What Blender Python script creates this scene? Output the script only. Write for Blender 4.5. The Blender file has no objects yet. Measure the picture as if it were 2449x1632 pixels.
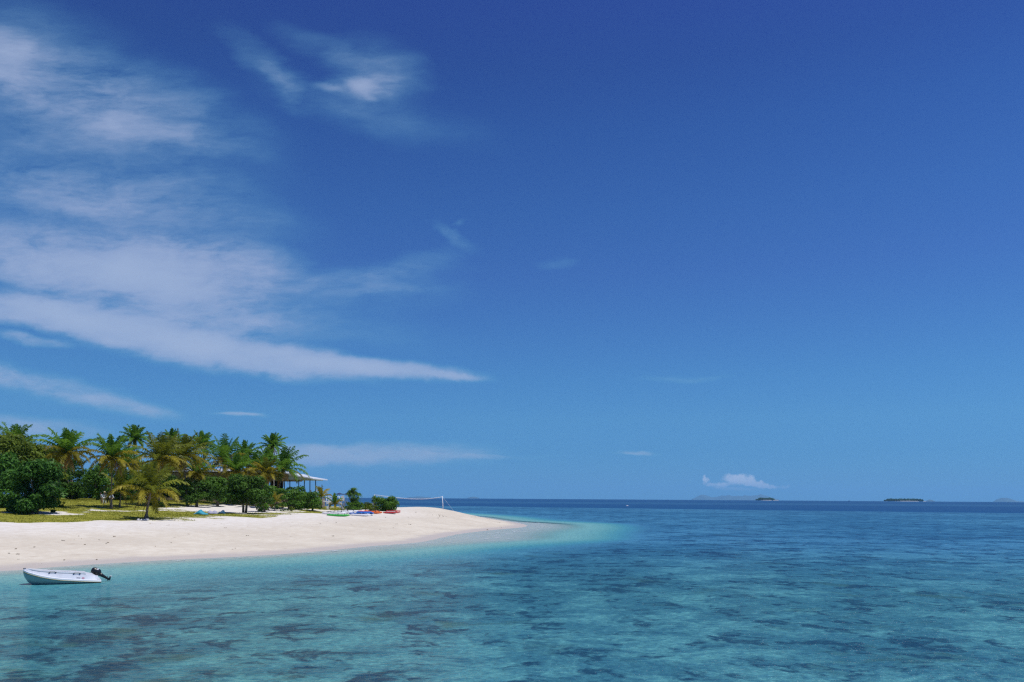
import bpy, bmesh, math, random
import numpy as np
from mathutils import Vector, Matrix, Euler, noise as mnoise
R = math.radians
random.seed(7); RNG = np.random.default_rng(7)
scene = bpy.context.scene
COL = scene.collection

# ---------------------------------------------------------------- camera
EYE = 4.5                      # height of the eye above the water
F, CX, CY, ROLL = 1905.0, 1224.5, 1191.0, 0.0063
cam_data = bpy.data.cameras.new('camera')
cam = bpy.data.objects.new('camera', cam_data); COL.objects.link(cam)
cam_data.sensor_width = 36.0; cam_data.lens = 28.0
cam_data.shift_x = 0.0; cam_data.shift_y = 0.1531
cam_data.clip_start = 0.5; cam_data.clip_end = 90000
cam.matrix_world = Matrix.Translation((0, 0, EYE)) @ Matrix.Rotation(R(90), 4, 'X') @ Matrix.Rotation(ROLL, 4, 'Z')
scene.camera = cam
HAZE_D = 0.00004
scene.render.resolution_x = 1024; scene.render.resolution_y = 682
scene.view_settings.view_transform = 'Standard'; scene.view_settings.look = 'None'
scene.view_settings.exposure = 0.0; scene.view_settings.gamma = 1.0
try:
    scene.cycles.use_denoising = False
    scene.cycles.filter_width = 1.3
    scene.cycles.max_bounces = 8
    scene.cycles.transparent_max_bounces = 16
    scene.cycles.volume_bounces = 1
    scene.cycles.sample_clamp_direct = 2.0
    scene.cycles.sample_clamp_indirect = 3.0
except Exception: pass

SUN_ELEV, SUN_AZ = R(67), R(114)       # azimuth clockwise from the view direction (+Y)

# ---------------------------------------------------------------- node helper
class NT:
    def __init__(s, tree): s.t = tree; s.l = tree.links
    def n(s, kind, props=None, **ins):
        nd = s.t.nodes.new(kind)
        for k, v in (props or {}).items(): setattr(nd, k, v)
        for k, v in ins.items():
            k2 = int(k[1:]) if k[0] == '_' and k[1:].isdigit() else k.replace('_', ' ')
            s.set(nd.inputs[k2], v)
        return nd
    def set(s, sock, v):
        if isinstance(v, bpy.types.NodeSocket): s.l.new(v, sock)
        elif isinstance(v, bpy.types.Node): s.l.new(v.outputs[0], sock)
        else:
            if isinstance(v, tuple) and sock.type == 'RGBA' and len(v) == 3: v = (*v, 1)
            sock.default_value = v
    def math(s, op, a, b=0.0, c=0.0, clamp=False):
        return s.n('ShaderNodeMath', {'operation': op, 'use_clamp': clamp}, _0=a, _1=b, _2=c).outputs[0]
    def vm(s, op, a, b=(0, 0, 0)):
        nd = s.n('ShaderNodeVectorMath', {'operation': op}, _0=a, _1=b)
        return nd.outputs['Value'] if op in ('LENGTH', 'DOT_PRODUCT', 'DISTANCE') else nd.outputs[0]
    def mr(s, v, a, b, c=0.0, d=1.0, interp='SMOOTHSTEP'):
        return s.n('ShaderNodeMapRange', {'interpolation_type': interp}, Value=v, From_Min=a, From_Max=b, To_Min=c, To_Max=d).outputs[0]
    def noise(s, vec, scale, detail=4, rough=.55, dist=0.0, out=0):
        nd = s.n('ShaderNodeTexNoise', Vector=vec, Scale=scale, Detail=detail, Roughness=rough, Distortion=dist)
        return nd.outputs[out]
    def mix(s, f, a, b, blend='MIX'):
        nd = s.n('ShaderNodeMix', {'data_type': 'RGBA', 'blend_type': blend})
        s.set(nd.inputs[0], f); s.set(nd.inputs[6], a); s.set(nd.inputs[7], b)
        return nd.outputs[2]
    def ramp(s, f, stops, interp='LINEAR'):
        nd = s.n('ShaderNodeValToRGB', Fac=f); r = nd.color_ramp; r.interpolation = interp
        while len(r.elements) < len(stops): r.elements.new(0.5)
        for e, (p, c) in zip(r.elements, stops):
            e.position = p; e.color = (*c, 1) if len(c) == 3 else c
        return nd.outputs[0]

# ---------------------------------------------------------------- world: sky with cirrus
world = bpy.data.worlds.new('World'); scene.world = world; world.use_nodes = True
w = world.node_tree; w.nodes.clear(); N = NT(w)
sky = N.n('ShaderNodeTexSky', {'sky_type': 'NISHITA', 'sun_disc': False, 'sun_elevation': SUN_ELEV,
                               'sun_rotation': SUN_AZ, 'air_density': 1.0, 'dust_density': 0.1,
                               'ozone_density': 3.0, 'altitude': 0})
dirv = N.vm('ABSOLUTE', N.n('ShaderNodeTexCoord').outputs['Generated'], (0, 0, 0))
sepr = N.n('ShaderNodeSeparateXYZ', Vector=N.n('ShaderNodeTexCoord').outputs['Generated'])
upz = N.n('ShaderNodeSeparateXYZ', Vector=dirv).outputs[2]          # below the horizon the sea mirrors the sky
sep = N.n('ShaderNodeSeparateXYZ', Vector=N.n('ShaderNodeCombineXYZ', X=sepr.outputs[0], Y=sepr.outputs[1], Z=upz).outputs[0])
N.l.new(N.n('ShaderNodeCombineXYZ', X=sepr.outputs[0], Y=sepr.outputs[1], Z=upz).outputs[0], sky.inputs[0])
ydir = N.math('MAXIMUM', sep.outputs[1], 0.05)
U = N.math('DIVIDE', sep.outputs[0], ydir); V = N.math('DIVIDE', sep.outputs[2], ydir)
# deep polarised tropical blue: richer and darker aloft, paler towards the sun side
elev = sep.outputs[2]
tint = N.ramp(N.mr(elev, 0.0, 0.75, 0, 1, 'LINEAR'), SKY_TINT := [(0.0055, (0.145, 0.49, 1.08)), (0.0352, (0.175, 0.478, 1.036)), (0.0765, (0.195, 0.5, 0.973)), (0.1311, (0.257, 0.584, 0.977)), (0.1985, (0.272, 0.602, 0.993)), (0.2644, (0.282, 0.581, 1.004)), (0.3594, (0.287, 0.535, 1.017)), (0.4489, (0.265, 0.525, 1.014)), (0.5582, (0.235, 0.467, 0.975)), (0.6323, (0.22, 0.398, 0.916)), (0.6974, (0.233, 0.371, 0.938)), (1.0, (0.233, 0.371, 0.938))])
skyc = N.mix(1.0, sky.outputs[0], tint, 'MULTIPLY')
sidegain = N.mr(U, -.7, .7, .94, 1.07, 'LINEAR')
skyc = N.vm('MULTIPLY', skyc, N.n('ShaderNodeCombineXYZ', X=sidegain, Y=sidegain, Z=sidegain).outputs[0])
P0 = N.n('ShaderNodeCombineXYZ', X=U, Y=V, Z=0.0).outputs[0]
def warp(p, scale, amt, detail=3, stretch=(1, 1, 1)):
    q = N.n('ShaderNodeMapping', {'vector_type': 'POINT'}, Vector=p, Scale=stretch).outputs[0]
    c = N.noise(q, scale, detail, .6, out=1)
    d = N.vm('SUBTRACT', c, (.5, .5, .5))
    d = N.vm('MULTIPLY', d, amt)
    return N.vm('ADD', p, d)
P1 = warp(P0, 3.0, (.16, .05, 0), 3)
P1 = warp(P1, 11.0, (.07, .022, 0), 4, (1, 2.5, 1))
P2 = warp(P0, 60.0, (.012, .008, 0), 4)
PC = warp(P0, 110.0, (.016, .010, 0), 5)
def cap(P, c):
    px, py, a, b, rot, st, soft = c
    m = N.n('ShaderNodeMapping', {'vector_type': 'TEXTURE'}, Vector=P, Location=((px - CX) / F, (CY - py) / F, 0),
            Rotation=(0, 0, R(-rot)), Scale=(a / F, b / F, 1)).outputs[0]
    return N.mr(N.vm('LENGTH', m), 1.0 + soft * .3, 1.0 - soft, 0, st)
def caps(P, lst):
    acc = None
    for c in lst:
        v = cap(P, c)
        acc = v if acc is None else N.math('ADD', acc, v)
    return acc
veil = caps(P1, [(0, 150, 140, 75, 35, .42, .8), (150, 190, 360, 150, 30, .24, .9), (380, 250, 320, 80, 22, .12, .9),
                 (600, 150, 130, 44, 40, .17, 1.), (650, 200, 90, 40, 60, .18, .9), (880, 170, 140, 80, 10, .26, .9), (860, 214, 110, 40, 4, .30, .9), (740, 110, 130, 40, 20, .12, .9), (800, 260, 240, 50, 14, .12, 1.), (900, 280, 300, 60, 10, .10, 1.),
                 (60, 330, 600, 210, 12, .24, 1.), (160, 230, 420, 110, 32, .12, 1.), (130, 455, 330, 62, 6, .24, .9), (420, 520, 360, 90, 10, .24, 1.), (120, 520, 330, 60, 4, .2, .9), (350, 340, 330, 40, 12, .12, 1.),
                 (150, 620, 460, 85, 4, .50, .8), (470, 645, 300, 82, 5, .60, .5), (300, 700, 420, 110, 14, .62, .8), (560, 760, 300, 60, 10, .25, .9),
                 (800, 700, 300, 60, 0, .24, 1.), (860, 672, 230, 26, -8, .15, 1.), (990, 640, 120, 26, -22, .16, 1.), (930, 700, 140, 16, -8, .12, 1.),
                 (1060, 575, 70, 15, 22, .18, .9), (1085, 545, 30, 9, -10, .12, .9), (650, 760, 400, 60, 8, .2, 1.),
                 (0, 745, 320, 46, 5, .9, .75), (330, 802, 320, 58, 12, 1.1, .75), (640, 852, 290, 44, 10, 1.1, .75),
                 (80, 822, 110, 14, 8, .5, .8), (60, 915, 260, 38, 10, .62, .8), (290, 975, 170, 24, 8, .52, .8),
                 (600, 992, 70, 7, 2, .5, .8), (60, 1032, 230, 36, 4, .55, .8),
                 (900, 1086, 300, 34, -2, .66, .7), (720, 1094, 190, 36, 0, .45, .8), (1150, 1084, 160, 7, 2, .28, .8),
                 (1480, 1085, 75, 8, -2, .5, .8), (1345, 635, 40, 14, 0, .11, .9), (1630, 890, 110, 9, -3, .22, .9)])
spear = caps(P2, [(940, 885, 220, 24, 5, 1.1, .8), (790, 872, 200, 30, 8, .5, .8), (1090, 902, 90, 10, 6, .5, .9),
                  (862, 208, 44, 20, 12, .55, .9), (780, 210, 45, 12, 4, .35, .9), (880, 236, 24, 10, 20, .3, .9)])
fib = N.noise(N.n('ShaderNodeMapping', Vector=P1, Rotation=(0, 0, R(10)), Scale=(1.0, 3.6, 1)).outputs[0], 5.5, 8, .62)
fib2 = N.noise(N.n('ShaderNodeMapping', Vector=P1, Rotation=(0, 0, R(-18)), Scale=(1.0, 2.2, 1)).outputs[0], 16, 6, .6)
fib3 = N.noise(N.n('ShaderNodeMapping', Vector=P2, Rotation=(0, 0, R(14)), Scale=(1.0, 4.5, 1)).outputs[0], 38, 5, .65)
nzs = N.math('ADD', N.math('MULTIPLY', N.math('SUBTRACT', fib, .48), 3.2), N.math('ADD', N.math('MULTIPLY', N.math('SUBTRACT', fib2, .5), 1.7), N.math('MULTIPLY', N.math('SUBTRACT', fib3, .5), .9)))
core = N.mr(veil, .5, 1.4)                              # the thick banks are smoother than their frayed edges
fibm = N.math('MAXIMUM', N.math('ADD', 1.0, N.math('MULTIPLY', nzs, N.math('SUBTRACT', 1.0, N.math('MULTIPLY', core, .72)))), 0.0)
dens = N.math('ADD', N.math('MULTIPLY', veil, fibm), N.math('MULTIPLY', spear, N.mr(fib2, .3, .6, .75, 1.05)))
cum = caps(PC, [(1685, 1143, 8, 11, 15, .9, .7), (1698, 1157, 13, 6, 10, .7, .8), (1724, 1157, 22, 7, -4, .9, .8),
                (1746, 1139, 20, 11, 0, .8, .6), (1772, 1141, 16, 13, 0, .9, .5), (1766, 1151, 34, 9, 4, .8, .6),
                (1796, 1145, 13, 13, 10, .95, .5), (1812, 1155, 32, 9, 10, 1., .5), (1842, 1160, 22, 6, 10, .9, .6),
                (1876, 1160, 16, 5, -5, .35, .9), (1760, 1166, 60, 5, 2, .3, .9)])
cum = N.math('MULTIPLY', cum, N.mr(N.noise(P0, 260, 4, .6), .3, .62, .72, 1.02))
front = N.mr(sep.outputs[1], .05, .3)
dens = N.math('SUBTRACT', 1.0, N.math('EXPONENT', N.math('MULTIPLY', dens, -1.25)), clamp=True)
dens = N.math('MULTIPLY', dens, front)
low = N.mr(V, .06, .16)                                 # clouds low over the sea are seen through more air
cirr = N.mix(low, (4.3, 5.4, 7.3), (4.2, 5.3, 7.6))
# thin ice cloud scatters the blue first
ccol = N.mix(N.mr(dens, .05, .75), (1.5, 4.3, 6.7), cirr)
out = N.mix(N.mr(dens, 0.0, 1.0, 0.0, 1.0, 'LINEAR'), skyc, ccol)
out = N.mix(N.math('MULTIPLY', cum, 1.15, clamp=True), out, (6.6, 7.4, 9.2))
bg = N.n('ShaderNodeBackground', Color=out, Strength=0.09)
N.l.new(bg.outputs[0], N.n('ShaderNodeOutputWorld').inputs['Surface'])

sun_data = bpy.data.lights.new('sun', 'SUN'); sun = bpy.data.objects.new('sun', sun_data); COL.objects.link(sun)
sun_data.energy = 4.1; sun_data.angle = R(0.53); sun_data.color = (1.0, .965, .90)
sdir = Vector((math.sin(SUN_AZ) * math.cos(SUN_ELEV), math.cos(SUN_AZ) * math.cos(SUN_ELEV), math.sin(SUN_ELEV)))
sun.rotation_euler = (-sdir).to_track_quat('-Z', 'Y').to_euler()
sun['label'] = 'sun high to the right'
# ---------------------------------------------------------------- measuring helpers (photo pixel -> point of the place)
def ray(px, py):
    dx, dd = px - CX, py - CY
    return (dx + ROLL * dd) / F, (-dd + ROLL * dx) / F
def W(px, py, Y):
    u, v = ray(px, py); return Vector((u * Y, Y, EYE + v * Y))
def shore(px, py):
    u, v = ray(px, py); Y = EYE / -v; return (u * Y, Y)
near_px = [(0, 1366), (90, 1360), (170, 1354), (340, 1343), (480, 1336), (624, 1329), (760, 1319), (895, 1306), (1000, 1297.5),
           (1050, 1287), (1100, 1277), (1170, 1268.5), (1256, 1259.5), (1232, 1250.5), (1180, 1242), (1150, 1237), (1085, 1231)]
pts = [(-150, 12), (-100, 22), (-60, 33), (-42, 41)] + [shore(*p) for p in near_px] + \
      [(-30, 235), (-60, 252), (-110, 262), (-170, 250), (-230, 210), (-260, 150), (-230, 80), (-190, 30)]
def densify(p, k=6):
    p = np.array(p); n = len(p); o = []
    for i in range(n):
        a, b, c, d = p[i - 1], p[i], p[(i + 1) % n], p[(i + 2) % n]
        for j in range(k):
            t = j / k
            o.append(.5 * ((2 * b) + (c - a) * t + (2 * a - 5 * b + 4 * c - d) * t * t + (3 * b - a - 3 * c + d) * t ** 3))
    return np.array(o)
SH = densify(pts, 5)
def fnoise(x, y, s, seed=0.0):
    """cheap smooth value noise, vectorised"""
    x = np.asarray(x, float) * s + seed * 17.3; y = np.asarray(y, float) * s - seed * 9.7
    xi = np.floor(x); yi = np.floor(y); fx = x - xi; fy = y - yi
    fx = fx * fx * (3 - 2 * fx); fy = fy * fy * (3 - 2 * fy)
    def h(a, b):
        v = np.sin(a * 127.1 + b * 311.7 + seed * 53.1) * 43758.5453
        return v - np.floor(v)
    return (h(xi, yi) * (1 - fx) + h(xi + 1, yi) * fx) * (1 - fy) + (h(xi, yi + 1) * (1 - fx) + h(xi + 1, yi + 1) * fx) * fy
def fbm(x, y, s, seed=0.0, o=4):
    t = 0; a = .5; n = 0
    for i in range(o):
        t = t + a * fnoise(x, y, s * 2 ** i, seed + i); n += a; a *= .5
    return t / n
def segdist(x, y, a, b):
    ax, ay = a; bx, by = b; dx, dy = bx - ax, by - ay
    t = np.clip(((x - ax) * dx + (y - ay) * dy) / (dx * dx + dy * dy + 1e-9), 0, 1)
    return np.hypot(x - ax - t * dx, y - ay - t * dy)
def sdf(x, y):
    x = np.asarray(x, float); y = np.asarray(y, float)
    d = np.full(x.shape, 1e9); ins = np.zeros(x.shape, bool); n = len(SH)
    for i in range(n):
        a = SH[i]; b = SH[(i + 1) % n]
        d = np.minimum(d, segdist(x, y, a, b))
        c = ((a[1] > y) != (b[1] > y))
        with np.errstate(divide='ignore', invalid='ignore'):
            xc = (b[0] - a[0]) * (y - a[1]) / (b[1] - a[1]) + a[0]
        ins ^= c & (x < xc)
    return np.where(ins, d, -d)
PROF_S = [-400, -60, -25, -12, -6, 0, 3, 7, 14, 24, 36, 46, 56, 66, 400]
PROF_Z = [-9, -3.4, -1.9, -1.0, -.42, 0, .16, .42, 1.0, 1.72, 2.15, 2.75, 3.5, 3.75, 3.9]
def terrain(x, y):
    x = np.asarray(x, float); y = np.asarray(y, float)
    s = sdf(x, y); z = np.interp(s, PROF_S, PROF_Z)
    d1 = segdist(x, y, (-4, 88), (1, 142)); d2 = segdist(x, y, (6, 92), (11, 138))
    d3 = segdist(x, y, (-12, 70), (-4, 88))
    k = 1 - .88 * np.exp(-(d1 / 10) ** 2); k = k * (1 - .55 * np.exp(-(d2 / 11) ** 2)) * (1 - .5 * np.exp(-(d3 / 8) ** 2))
    z = np.where(s < 0, z * k, z)
    z = z + np.clip(s / 6, 0, 1) * 1.15 * np.exp(-((x + 14) / 9) ** 2 - ((y - 149) / 16) ** 2)      # dune under the net
    z = z + np.clip(s / 15, 0, 1) * .5 * np.exp(-((x + 26) / 18) ** 2 - ((y - 150) / 24) ** 2)
    rough = np.clip(s / 10, 0, 1)
    z = z + rough * ((fbm(x, y, .12, 3) - .5) * .30 + (fbm(x, y, .7, 5, 2) - .5) * .07)
    return z
def tz(x, y): return float(terrain(np.array([x]), np.array([y]))[0])
def G(px, py, y0=30, y1=260):
    u, v = ray(px, py); Y = np.arange(y0, y1, .5)
    z = terrain(u * Y, Y); hit = np.nonzero((EYE + v * Y) <= z)[0]
    Yh = Y[hit[0]] if len(hit) else y1
    return Vector((u * Yh, Yh, tz(u * Yh, Yh)))
def project(x, y, z):
    u = x / y; v = (z - EYE) / y
    return CX + F * (u + ROLL * v), CY - F * (v - ROLL * u)

# ---------------------------------------------------------------- object helpers
def tag(o, label=None, cat=None, group=None, kind=None):
    if label: o['label'] = label
    if cat: o['category'] = cat
    if group: o['group'] = group
    if kind: o['kind'] = kind
    return o
def thing(name, label, cat, loc=(0, 0, 0), rz=0.0, group=None):
    o = bpy.data.objects.new(name, None); COL.objects.link(o)
    o.location = loc; o.rotation_euler = (0, 0, rz); o.empty_display_size = .3
    return tag(o, label, cat, group)
def link(name, me, mat, parent=None):
    o = bpy.data.objects.new(name, me); COL.objects.link(o)
    for m in (mat if isinstance(mat, (list, tuple)) else [mat]): me.materials.append(m)
    if parent is not None: o.parent = parent
    return o
def raw_mesh(name, V_, loops, counts, smooth=False, attrs=None):
    me = bpy.data.meshes.new(name)
    V_ = np.asarray(V_, np.float32).reshape(-1, 3); loops = np.asarray(loops, np.int32).ravel(); counts = np.asarray(counts, np.int32)
    me.vertices.add(len(V_)); me.vertices.foreach_set('co', V_.ravel())
    me.loops.add(len(loops)); me.loops.foreach_set('vertex_index', loops)
    me.polygons.add(len(counts)); st = np.concatenate([[0], np.cumsum(counts)[:-1]]).astype(np.int32)
    me.polygons.foreach_set('loop_start', st)
    try: me.polygons.foreach_set('loop_total', counts)
    except Exception: pass
    if smooth: me.polygons.foreach_set('use_smooth', np.ones(len(counts), bool))
    for k, a in (attrs or {}).items():
        at = me.attributes.new(k, 'FLOAT', 'POINT'); at.data.foreach_set('value', np.asarray(a, np.float32).ravel())
    me.update(calc_edges=True); me.validate(); return me
def quads(name, P, tint=None, smooth=False):
    """P (n,4,3) quads; tint (n,) per quad"""
    P = np.asarray(P, np.float32); n = len(P)
    at = {'tint': np.repeat(tint, 4)} if tint is not None else None
    return raw_mesh(name, P.reshape(-1, 3), np.arange(4 * n), np.full(n, 4), smooth, at)
class MB:
    """collects shapes into one mesh"""
    def __init__(s): s.v = []; s.f = []
    def add(s, v, f):
        o = len(s.v); s.v += [tuple(p) for p in v]; s.f += [tuple(i + o for i in q) for q in f]; return s
    def box(s, c, d, rot=None):
        c = Vector(c); hx, hy, hz = d[0] / 2, d[1] / 2, d[2] / 2
        M = rot.to_matrix() if rot else Matrix.Identity(3)
        v = [c + M @ Vector((x, y, z)) for x, y, z in [(-hx, -hy, -hz), (hx, -hy, -hz), (hx, hy, -hz), (-hx, hy, -hz), (-hx, -hy, hz), (hx, -hy, hz), (hx, hy, hz), (-hx, hy, hz)]]
        return s.add(v, [(0, 3, 2, 1), (4, 5, 6, 7), (0, 1, 5, 4), (1, 2, 6, 5), (2, 3, 7, 6), (3, 0, 4, 7)])
    def tube(s, path, rad, n=8, cap=True):
        path = [Vector(p) for p in path]; m = len(path)
        rad = rad if isinstance(rad, (list, tuple)) else [rad] * m
        v = []; f = []; up = Vector((0.13, 0.07, 1)).normalized()
        for i, p in enumerate(path):
            t = (path[min(i + 1, m - 1)] - path[max(i - 1, 0)]).normalized()
            a = t.cross(up)
            if a.length < .05: a = t.cross(Vector((1, 0, 0)))
            a.normalize(); b = t.cross(a)
            for k in range(n):
                th = 2 * math.pi * k / n; v.append(p + (a * math.cos(th) + b * math.sin(th)) * rad[i])
        for i in range(m - 1):
            for k in range(n): f.append((i * n + k, i * n + (k + 1) % n, (i + 1) * n + (k + 1) % n, (i + 1) * n + k))
        if cap: f.append(tuple(range(n))[::-1]); f.append(tuple(range((m - 1) * n, m * n)))
        return s.add(v, f)
    def loft(s, rings, cap=True, closed=True):
        n = len(rings[0]); v = [p for r in rings for p in r]; f = []
        for i in range(len(rings) - 1):
            for k in range(n if closed else n - 1):
                f.append((i * n + k, i * n + (k + 1) % n, (i + 1) * n + (k + 1) % n, (i + 1) * n + k))
        if cap: f.append(tuple(range(n))[::-1]); f.append(tuple(range((len(rings) - 1) * n, len(rings) * n)))
        return s.add(v, f)
    def ball(s, c, r, n=8, rough=0.0, seed=0):
        r = (r, r, r) if isinstance(r, (int, float)) else r; rings = []
        for i in range(n + 1):
            ph = math.pi * i / n; ring = []
            for k in range(n * 2):
                th = math.pi * k / n
                d = Vector((math.sin(ph) * math.cos(th), math.sin(ph) * math.sin(th), -math.cos(ph)))
                q = 1 + rough * (mnoise.noise(d * 1.7 + Vector((seed * 3.1, seed, 0))))
                ring.append((c[0] + d.x * r[0] * q, c[1] + d.y * r[1] * q, c[2] + d.z * r[2] * q))
            rings.append(ring)
        return s.loft(rings, cap=False)
    def build(s, name, mat, parent=None, smooth=False, bevel=0.0):
        me = bpy.data.meshes.new(name); me.from_pydata(s.v, [], s.f)
        bm = bmesh.new(); bm.from_mesh(me)
        bmesh.ops.remove_doubles(bm, verts=bm.verts, dist=1e-5)
        bmesh.ops.recalc_face_normals(bm, faces=bm.faces)
        if bevel: bmesh.ops.bevel(bm, geom=[e for e in bm.edges if len(e.link_faces) == 2 and e.calc_face_angle(0) > .6], offset=bevel, segments=2, affect='EDGES')
        bm.to_mesh(me); bm.free()
        if smooth: me.polygons.foreach_set('use_smooth', np.ones(len(me.polygons), bool))
        o = link(name, me, mat, parent)
        return o
def copy_tree(o, parent=None, loc=None, rz=None, label=None):
    c = o.copy(); COL.objects.link(c)
    if parent is not None: c.parent = parent
    if loc is not None: c.location = loc
    if rz is not None: c.rotation_euler = (0, 0, rz)
    if label: c['label'] = label
    for ch in list(o.children): copy_tree(ch, c)
    return c

# ---------------------------------------------------------------- materials
def mat(name, color, rough=.6, var=.12, scale=3.0, bump=0.0, bscale=20.0, metal=0.0, spec=.5, color2=None):
    m = bpy.data.materials.new(name); m.use_nodes = True; t = m.node_tree; t.nodes.clear(); n = NT(t)
    co = n.n('ShaderNodeTexCoord').outputs['Object']
    nz = n.noise(co, scale, 4, .6)
    c2 = color2 or tuple(c * (1 - var * 1.6) for c in color)
    col = n.mix(n.mr(nz, .35, .65), c2, color)
    b = n.n('ShaderNodeBsdfPrincipled', Base_Color=col, Roughness=rough, Metallic=metal, Specular_IOR_Level=spec)
    if bump: 
        bp = n.n('ShaderNodeBump', Strength=bump, Distance=.05, Height=n.noise(co, bscale, 4, .6)); n.l.new(bp.outputs[0], b.inputs['Normal'])
    n.l.new(b.outputs[0], n.n('ShaderNodeOutputMaterial').inputs[0]); return m
def leafmat(name, dark, light, trans=.3, rough=.5, vscale=.6, spec=.4):
    m = bpy.data.materials.new(name); m.use_nodes = True; t = m.node_tree; t.nodes.clear(); n = NT(t)
    a = n.n('ShaderNodeAttribute', {'attribute_name': 'tint'}).outputs['Fac']
    co = n.n('ShaderNodeTexCoord').outputs['Object']
    f = n.math('ADD', n.math('MULTIPLY', a, .75), n.mr(n.noise(co, vscale, 3), .3, .7, 0, .3))
    col = n.mix(f, dark, light)
    b = n.n('ShaderNodeBsdfPrincipled', Base_Color=col, Roughness=rough, Specular_IOR_Level=spec)
    tr = n.n('ShaderNodeBsdfTranslucent', Color=n.mix(.5, col, light))
    mx = n.n('ShaderNodeMixShader', Fac=trans); n.l.new(b.outputs[0], mx.inputs[1]); n.l.new(tr.outputs[0], mx.inputs[2])
    n.l.new(mx.outputs[0], n.n('ShaderNodeOutputMaterial').inputs[0]); return m
M = {
 'white': mat('white_paint', (.86, .86, .86), .5, .05), 'white_gloss': mat('white_gelcoat', (.80, .81, .83), .25, .04, 2),
 'shaded_tube': mat('shade_greyed_tube', (.52, .555, .63), .5, .06, 2), 'black': mat('black_plastic', (.012, .012, .014), .35, .2),  # grey shading of the tube sides is put into their colour
 'silver': mat('silver_cap', (.55, .57, .62), .3, .1), 'rail': mat('dark_rub_rail', (.05, .045, .02), .6, .2),
 'hull': mat('bounce_tinted_hull_paint', (.21, .34, .34), .3, .06, 2),  # teal antifouling plus shade and water bounce mixed into the hull colour
 'floor_grey': mat('grey_boat_floor', (.5, .52, .56), .6, .1),
 'wood': mat('weathered_wood', (.17, .12, .08), .8, .3, 4, .4), 'bark': mat('grey_brown_bark', (.16, .125, .09), .9, .35, 5, .6, 14),
 'palm_bark': mat('palm_bark', (.24, .19, .14), .9, .35, 6, .6, 12), 'pale_bark': mat('pale_palm_bark', (.42, .40, .38), .85, .2, 6, .5, 12),
 'thatch': mat('brown_thatch', (.40, .31, .16), .95, .4, 3, .8, 9), 'roof_white': mat('white_roof_sheet', (.74, .76, .80), .45, .06),
 'soffit': mat('pale_green_soffit', (.42, .50, .45), .7, .1), 'col_white': mat('white_column_paint', (.76, .78, .82), .5, .06),
 'col_shaded': mat('shaded_column_paint', (.045, .09, .09), .6, .2), 'wall': mat('tan_wall', (.33, .26, .18), .85, .2, 1),
 'shade_in': mat('painted_interior_shade', (.018, .014, .011), .9, .2), 'deck': mat('timber_deck', (.25, .2, .15), .8, .2),
 'green_plastic': mat('bright_green_plastic', (.05, .50, .07), .35, .1), 'blue_plastic': mat('blue_plastic', (.03, .17, .58), .35, .12),
 'orange_plastic': mat('orange_plastic', (.85, .17, .03), .35, .1), 'red_plastic': mat('red_plastic', (.55, .035, .04), .35, .1),
 'seat_dark': mat('dark_cockpit', (.03, .035, .04), .6, .1), 'navy': mat('navy_canvas', (.02, .035, .11), .8, .15),
 'teal_fab': mat('teal_canvas', (.02, .30, .42), .7, .15, 3, .5, 5), 'lav_fab': mat('lilac_grey_canvas', (.40, .40, .52), .75, .15, 3, .5, 5),
 'navy_fab': mat('dark_blue_canvas', (.015, .08, .17), .7, .2, 3, .4, 5), 'rock': mat('whitewashed_stone', (.62, .62, .63), .9, .15, 4, .5),
 'skin': mat('skin', (.42, .24, .16), .6, .08), 'hair': mat('dark_hair', (.03, .02, .015), .6, .1), 'straw': mat('straw_hat', (.5, .42, .28), .8, .1),
 'shirt_blue': mat('pale_blue_cloth', (.50, .58, .74), .8, .06), 'shirt_white': mat('white_cloth', (.74, .76, .82), .8, .06),
 'khaki': mat('khaki_cloth', (.33, .24, .15), .85, .1), 'dark_cloth': mat('black_cloth', (.02, .02, .025), .85, .1),
 'net': mat('white_cord', (.8, .82, .85), .7, .05), 'prop': mat('pale_metal', (.7, .72, .7), .3, .05, metal=.4),
 'gravel': mat('dark_debris', (.30, .24, .17), .9, .3), 'yellow': mat('yellow_line', (.55, .50, .12), .5, .05), 'mark': mat('dark_marking', (.10, .10, .18), .6, .1),
 'mark_red': mat('faded_red_marking', (.42, .22, .30), .6, .1),
}
L_ALMOND = leafmat('broad_leaf', (.016, .060, .010), (.095, .235, .035), .35, .5, .5, .2)
L_OLIVE = leafmat('olive_leaf', (.045, .085, .008), (.20, .27, .03), .38, .55, .5, .2)
L_DARK = leafmat('dark_leaf', (.018, .050, .007), (.085, .18, .022), .32, .55, .6, .15)
L_BUSH = leafmat('bush_leaf', (.030, .085, .010), (.14, .29, .035), .38, .5, .9, .2)
L_PALMG = leafmat('green_frond', (.028, .095, .012), (.20, .38, .038), .45, .45, .5, .25)
L_PALMO = leafmat('olive_frond', (.06, .085, .008), (.27, .30, .03), .42, .45, 1.2, .25)
L_PALMY = leafmat('yellowing_frond', (.10, .10, .010), (.42, .36, .035), .42, .5, 1.4, .25)
L_DRY = leafmat('dry_frond', (.13, .075, .02), (.40, .24, .07), .25, .7, .8, .2)
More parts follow.
